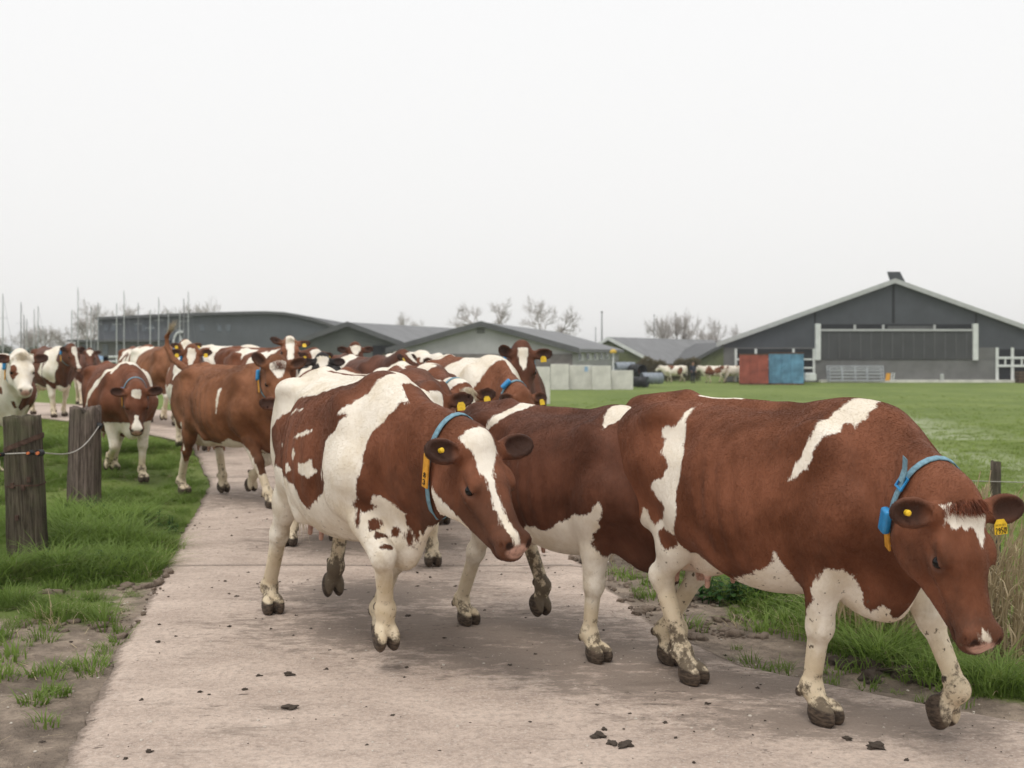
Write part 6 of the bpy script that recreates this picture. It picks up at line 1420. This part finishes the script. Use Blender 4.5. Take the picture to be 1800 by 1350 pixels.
herd('N', -7.05, 15.3, -44, 'white-faced cow with blue collar at the left edge', 1.10, .015, 'red', (1.36, -.16, 1.42), -14, 48, seed=30, ground='white', blobs=6, size=1.05, coat=[('b', 'face', 'B', [(.13, -.14), (.26, -.12), (.27, -.075), (.18, -.06), (.12, -.08)]), ('b', 'cheek', 'R', [(.12, -.14), (.26, -.13), (.26, -.02), (.14, -.02)])], legs=WALK, ears=ears(False, False), collar=B1, tuft=dict(n=500, mat='hair_cream', len=.05), dark_lip=.1)
herd('O', -11.6, 31, -66, 'dark brown cow furthest back at left beside the quay', 1.06, .024, 'dark', (1.36, 0, 1.40), 0, 50, seed=31, blobs=2, coat=[STAR], legs=WALK)
herd('P', -6.95, 22.3, -50, 'light brown cow with white forehead behind the raised tail', 1.09, .020, 'light', (1.36, -.05, 1.46), -6, 45, seed=32, blobs=3, coat=[WIDE], legs=WALK2, ears=ears(True, True), collar=B1)
herd('Q', -6.2, 25.0, -28, 'white and brown cow side-on in the back row left of the streaked one', 1.10, .022, 'red', (1.36, 0, 1.30), 5, 50, seed=33, ground='white', blobs=6, coat=[STRIPE], legs=WALK)
herd('R', -4.85, 22.0, -22, 'brown cow with white patches side-on in the back row', 1.08, .020, 'red', (1.36, 0, 1.25), 0, 55, seed=37, blobs=8, coat=[STRIPE], legs=WALK2)
herd('S', -3.55, 18.2, -82, 'cow with cream blaze holding its head highest in the herd', 1.06, .018, 'mid', (1.20, .06, 1.60), 6, 38, seed=35, blobs=4, size=1.05, coat=[blaze((-.05, .05), (.1, .06), (.25, .04), (.4, .05))], legs=WALK, ears=ears(True, False, (-.05, 1, .05), (-.3, -.9, .3)), tuft=dict(n=300, mat='hair_cream'))
herd('T', -2.58, 15.3, -80, 'black-headed cow with a white forehead patch in the middle of the herd', 1.02, .016, 'black', (1.34, .02, 1.48), 2, 50, seed=36, blobs=3, coat=[STAR], legs=WALK, ears=ears(False, False, (-.05, 1, .0), (-.05, -1, .0)))
herd('U', -2.72, 19.0, -78, 'brown cow whose pale poll just shows behind the black-headed one', 1.05, .02, 'dark', (1.36, 0, 1.50), 0, 50, seed=38, blobs=4, coat=[STAR], legs=WALK2)
herd('V', -2.15, 16.6, -60, 'red-brown cow in profile facing right with a yellow ear tag', 1.06, .018, 'dark', (1.30, .05, 1.44), 40, 42, seed=39, blobs=3, coat=[STAR], legs=WALK, ears=ears(False, True))
herd('X', -8.3, 29.5, -58, 'brown and white cow behind the far red and white ones at left', 1.06, .026, 'mid', (1.36, 0, 1.42), 0, 48, seed=61, blobs=5, coat=[STRIPE], legs=WALK2)
herd('Y', -4.25, 19.6, -40, 'cow with a white shoulder band behind the raised-tail cow', 1.08, .020, 'red', (1.36, -.1, 1.36), -20, 55, seed=62, blobs=4, coat=[WIDE, ('w', 'side', 'R', [(.2, 1.5), (.45, 1.5), (.35, .8), (.15, .8)])], legs=WALK, ears=ears(True, True))
herd('Z', -7.9, 24.0, -62, 'brown cow with a white patch just left of the light brown one', 1.07, .022, 'red', (1.36, 0, 1.38), 0, 52, seed=63, blobs=4, coat=[STAR], legs=WALK)
herd('ZA', -1.72, 19.4, -66, 'white-backed cow at the right end of the back row', 1.06, .02, 'red', (1.36, 0, 1.30), 0, 55, seed=64, ground='white', blobs=5, coat=[WIDE], legs=WALK2)
# far cows by the barn
for key, u, v, d, rz, lab, seed, w in (('W1', 1187, 672, 100, 172, 'pale cow furthest left of the far cows by the hedge', 51, 'white'), ('W2', 1256, 671, 98, 168, 'white and brown far cow walking just right of the standing person', 52, 'white'), ('W3', 1286, 671, 99, 20, 'brown and white far cow half hidden by the red container', 53, 'white'), ('W4', 1123, 668, 89, -95, 'far cow facing out between the drainage pipes', 54, 'red')):
    p = at(u, v, d); sp = dict(key=key, loc=(p.x, d, lz(p.x, d) - .01), rz=rz, s=1.05, res=.036, tint='mid', label=lab, seed=seed, ground=w if w == 'white' else None, blobs=6, head=dict(poll=(1.36, 0, 1.36), yaw=0, pitch=45), legs=WALK, switch=None, group='far cows by the barn'); COWS.append(sp)
# ------------------------------------------------------------------ the person far off by the barn
def build_person():
    F = Field((-.4, -.35, -.02), (.4, .35, 1.8), .016); p = at(1218, 671, 97)
    for s in (-1, 1):
        F.cone((s*.10, 0, .92), (s*.12, .02, .50), .095, .065, .05); F.cone((s*.12, .02, .50), (s*.13, .0 + s*.05, .09), .065, .045, .02); F.ell((s*.14, -.05 + s*.05, .05), (.05, .13, .05), .03)
        F.cone((s*.19, 0, 1.42), (s*.27, .02, 1.15), .062, .048, .05); F.cone((s*.27, .02, 1.15), (s*.20, -.16, 1.0), .046, .036, .02); F.ell((s*.18, -.20, .985), (.03, .05, .035), .02)
        for k in range(4): F.cone((s*(.165 + .012*k), -.22, .985), (s*(.16 + .012*k), -.275, .965), .009, .008, .006)
    F.ell((0, 0, 1.22), (.20, .125, .27), .08); F.ell((0, 0, .97), (.175, .12, .12), .07); F.cone((0, 0, 1.44), (0, -.01, 1.56), .06, .055, .04)
    F.ell((0, -.01, 1.645), (.078, .098, .115), .03); F.ell((0, -.10, 1.63), (.014, .022, .022), .01)
    for s in (-1, 1): F.ell((s*.08, .0, 1.64), (.012, .022, .03), .01)
    V, Q = F.mesh(); r = empty('person', (p.x, 97, lz(p.x, 97)), .3); tag(r, 'person in dark jacket and trousers standing between the far cows', 'person')
    b = mesh_obj('body', V, Q, None, r); me = b.data
    for m_ in (plain('cloth_navy', (.022, .028, .045), .85, .2, 6), plain('trousers', (.03, .034, .045), .85, .2, 6), plain('skin', (.45, .26, .18), .6, .1, 6), plain('boots', (.02, .02, .02), .6, .2, 6)): me.materials.append(m_)
    cz = V[Q].mean(1); mi = np.where(cz[:, 2] > 1.50, 2, np.where(cz[:, 2] > .93, 0, np.where(cz[:, 2] > .22, 1, 3))); mi = np.where((cz[:, 1] < -.155) & (cz[:, 2] > .9) & (cz[:, 2] < 1.2), 2, mi); me.polygons.foreach_set('material_index', mi.astype(np.int32))
    hair = [(V_, ) for V_ in ()]
    h = Field((-.15, -.18, 1.5), (.15, .18, 1.82), .014); h.ell((0, .012, 1.675), (.084, .098, .098), .02); h.ell((0, -.075, 1.62), (.07, .06, .10), .02, sub=True); V2, Q2 = h.mesh(); mesh_obj('hair', V2, Q2, M['hair_dark'], r)
build_person()
for sp in COWS: build_cow(sp)
# ------------------------------------------------------------------ thin spring haze over the flat land
hz = MB().box((-2600, -80, -2.6), (2600, 4100, 16)).build('haze', None); tag(hz, kind='stuff')
hm = bpy.data.materials.new('haze_air'); hm.use_nodes = True; hm.node_tree.nodes.clear()
ho = hm.node_tree.nodes.new('ShaderNodeOutputMaterial'); hv = hm.node_tree.nodes.new('ShaderNodeVolumePrincipled'); hv.inputs['Color'].default_value = (.97, .975, .98, 1); hv.inputs['Density'].default_value = .0005; hv.inputs['Anisotropy'].default_value = .2
hm.node_tree.links.new(hv.outputs[0], ho.inputs['Volume']); hz.data.materials.append(hm)
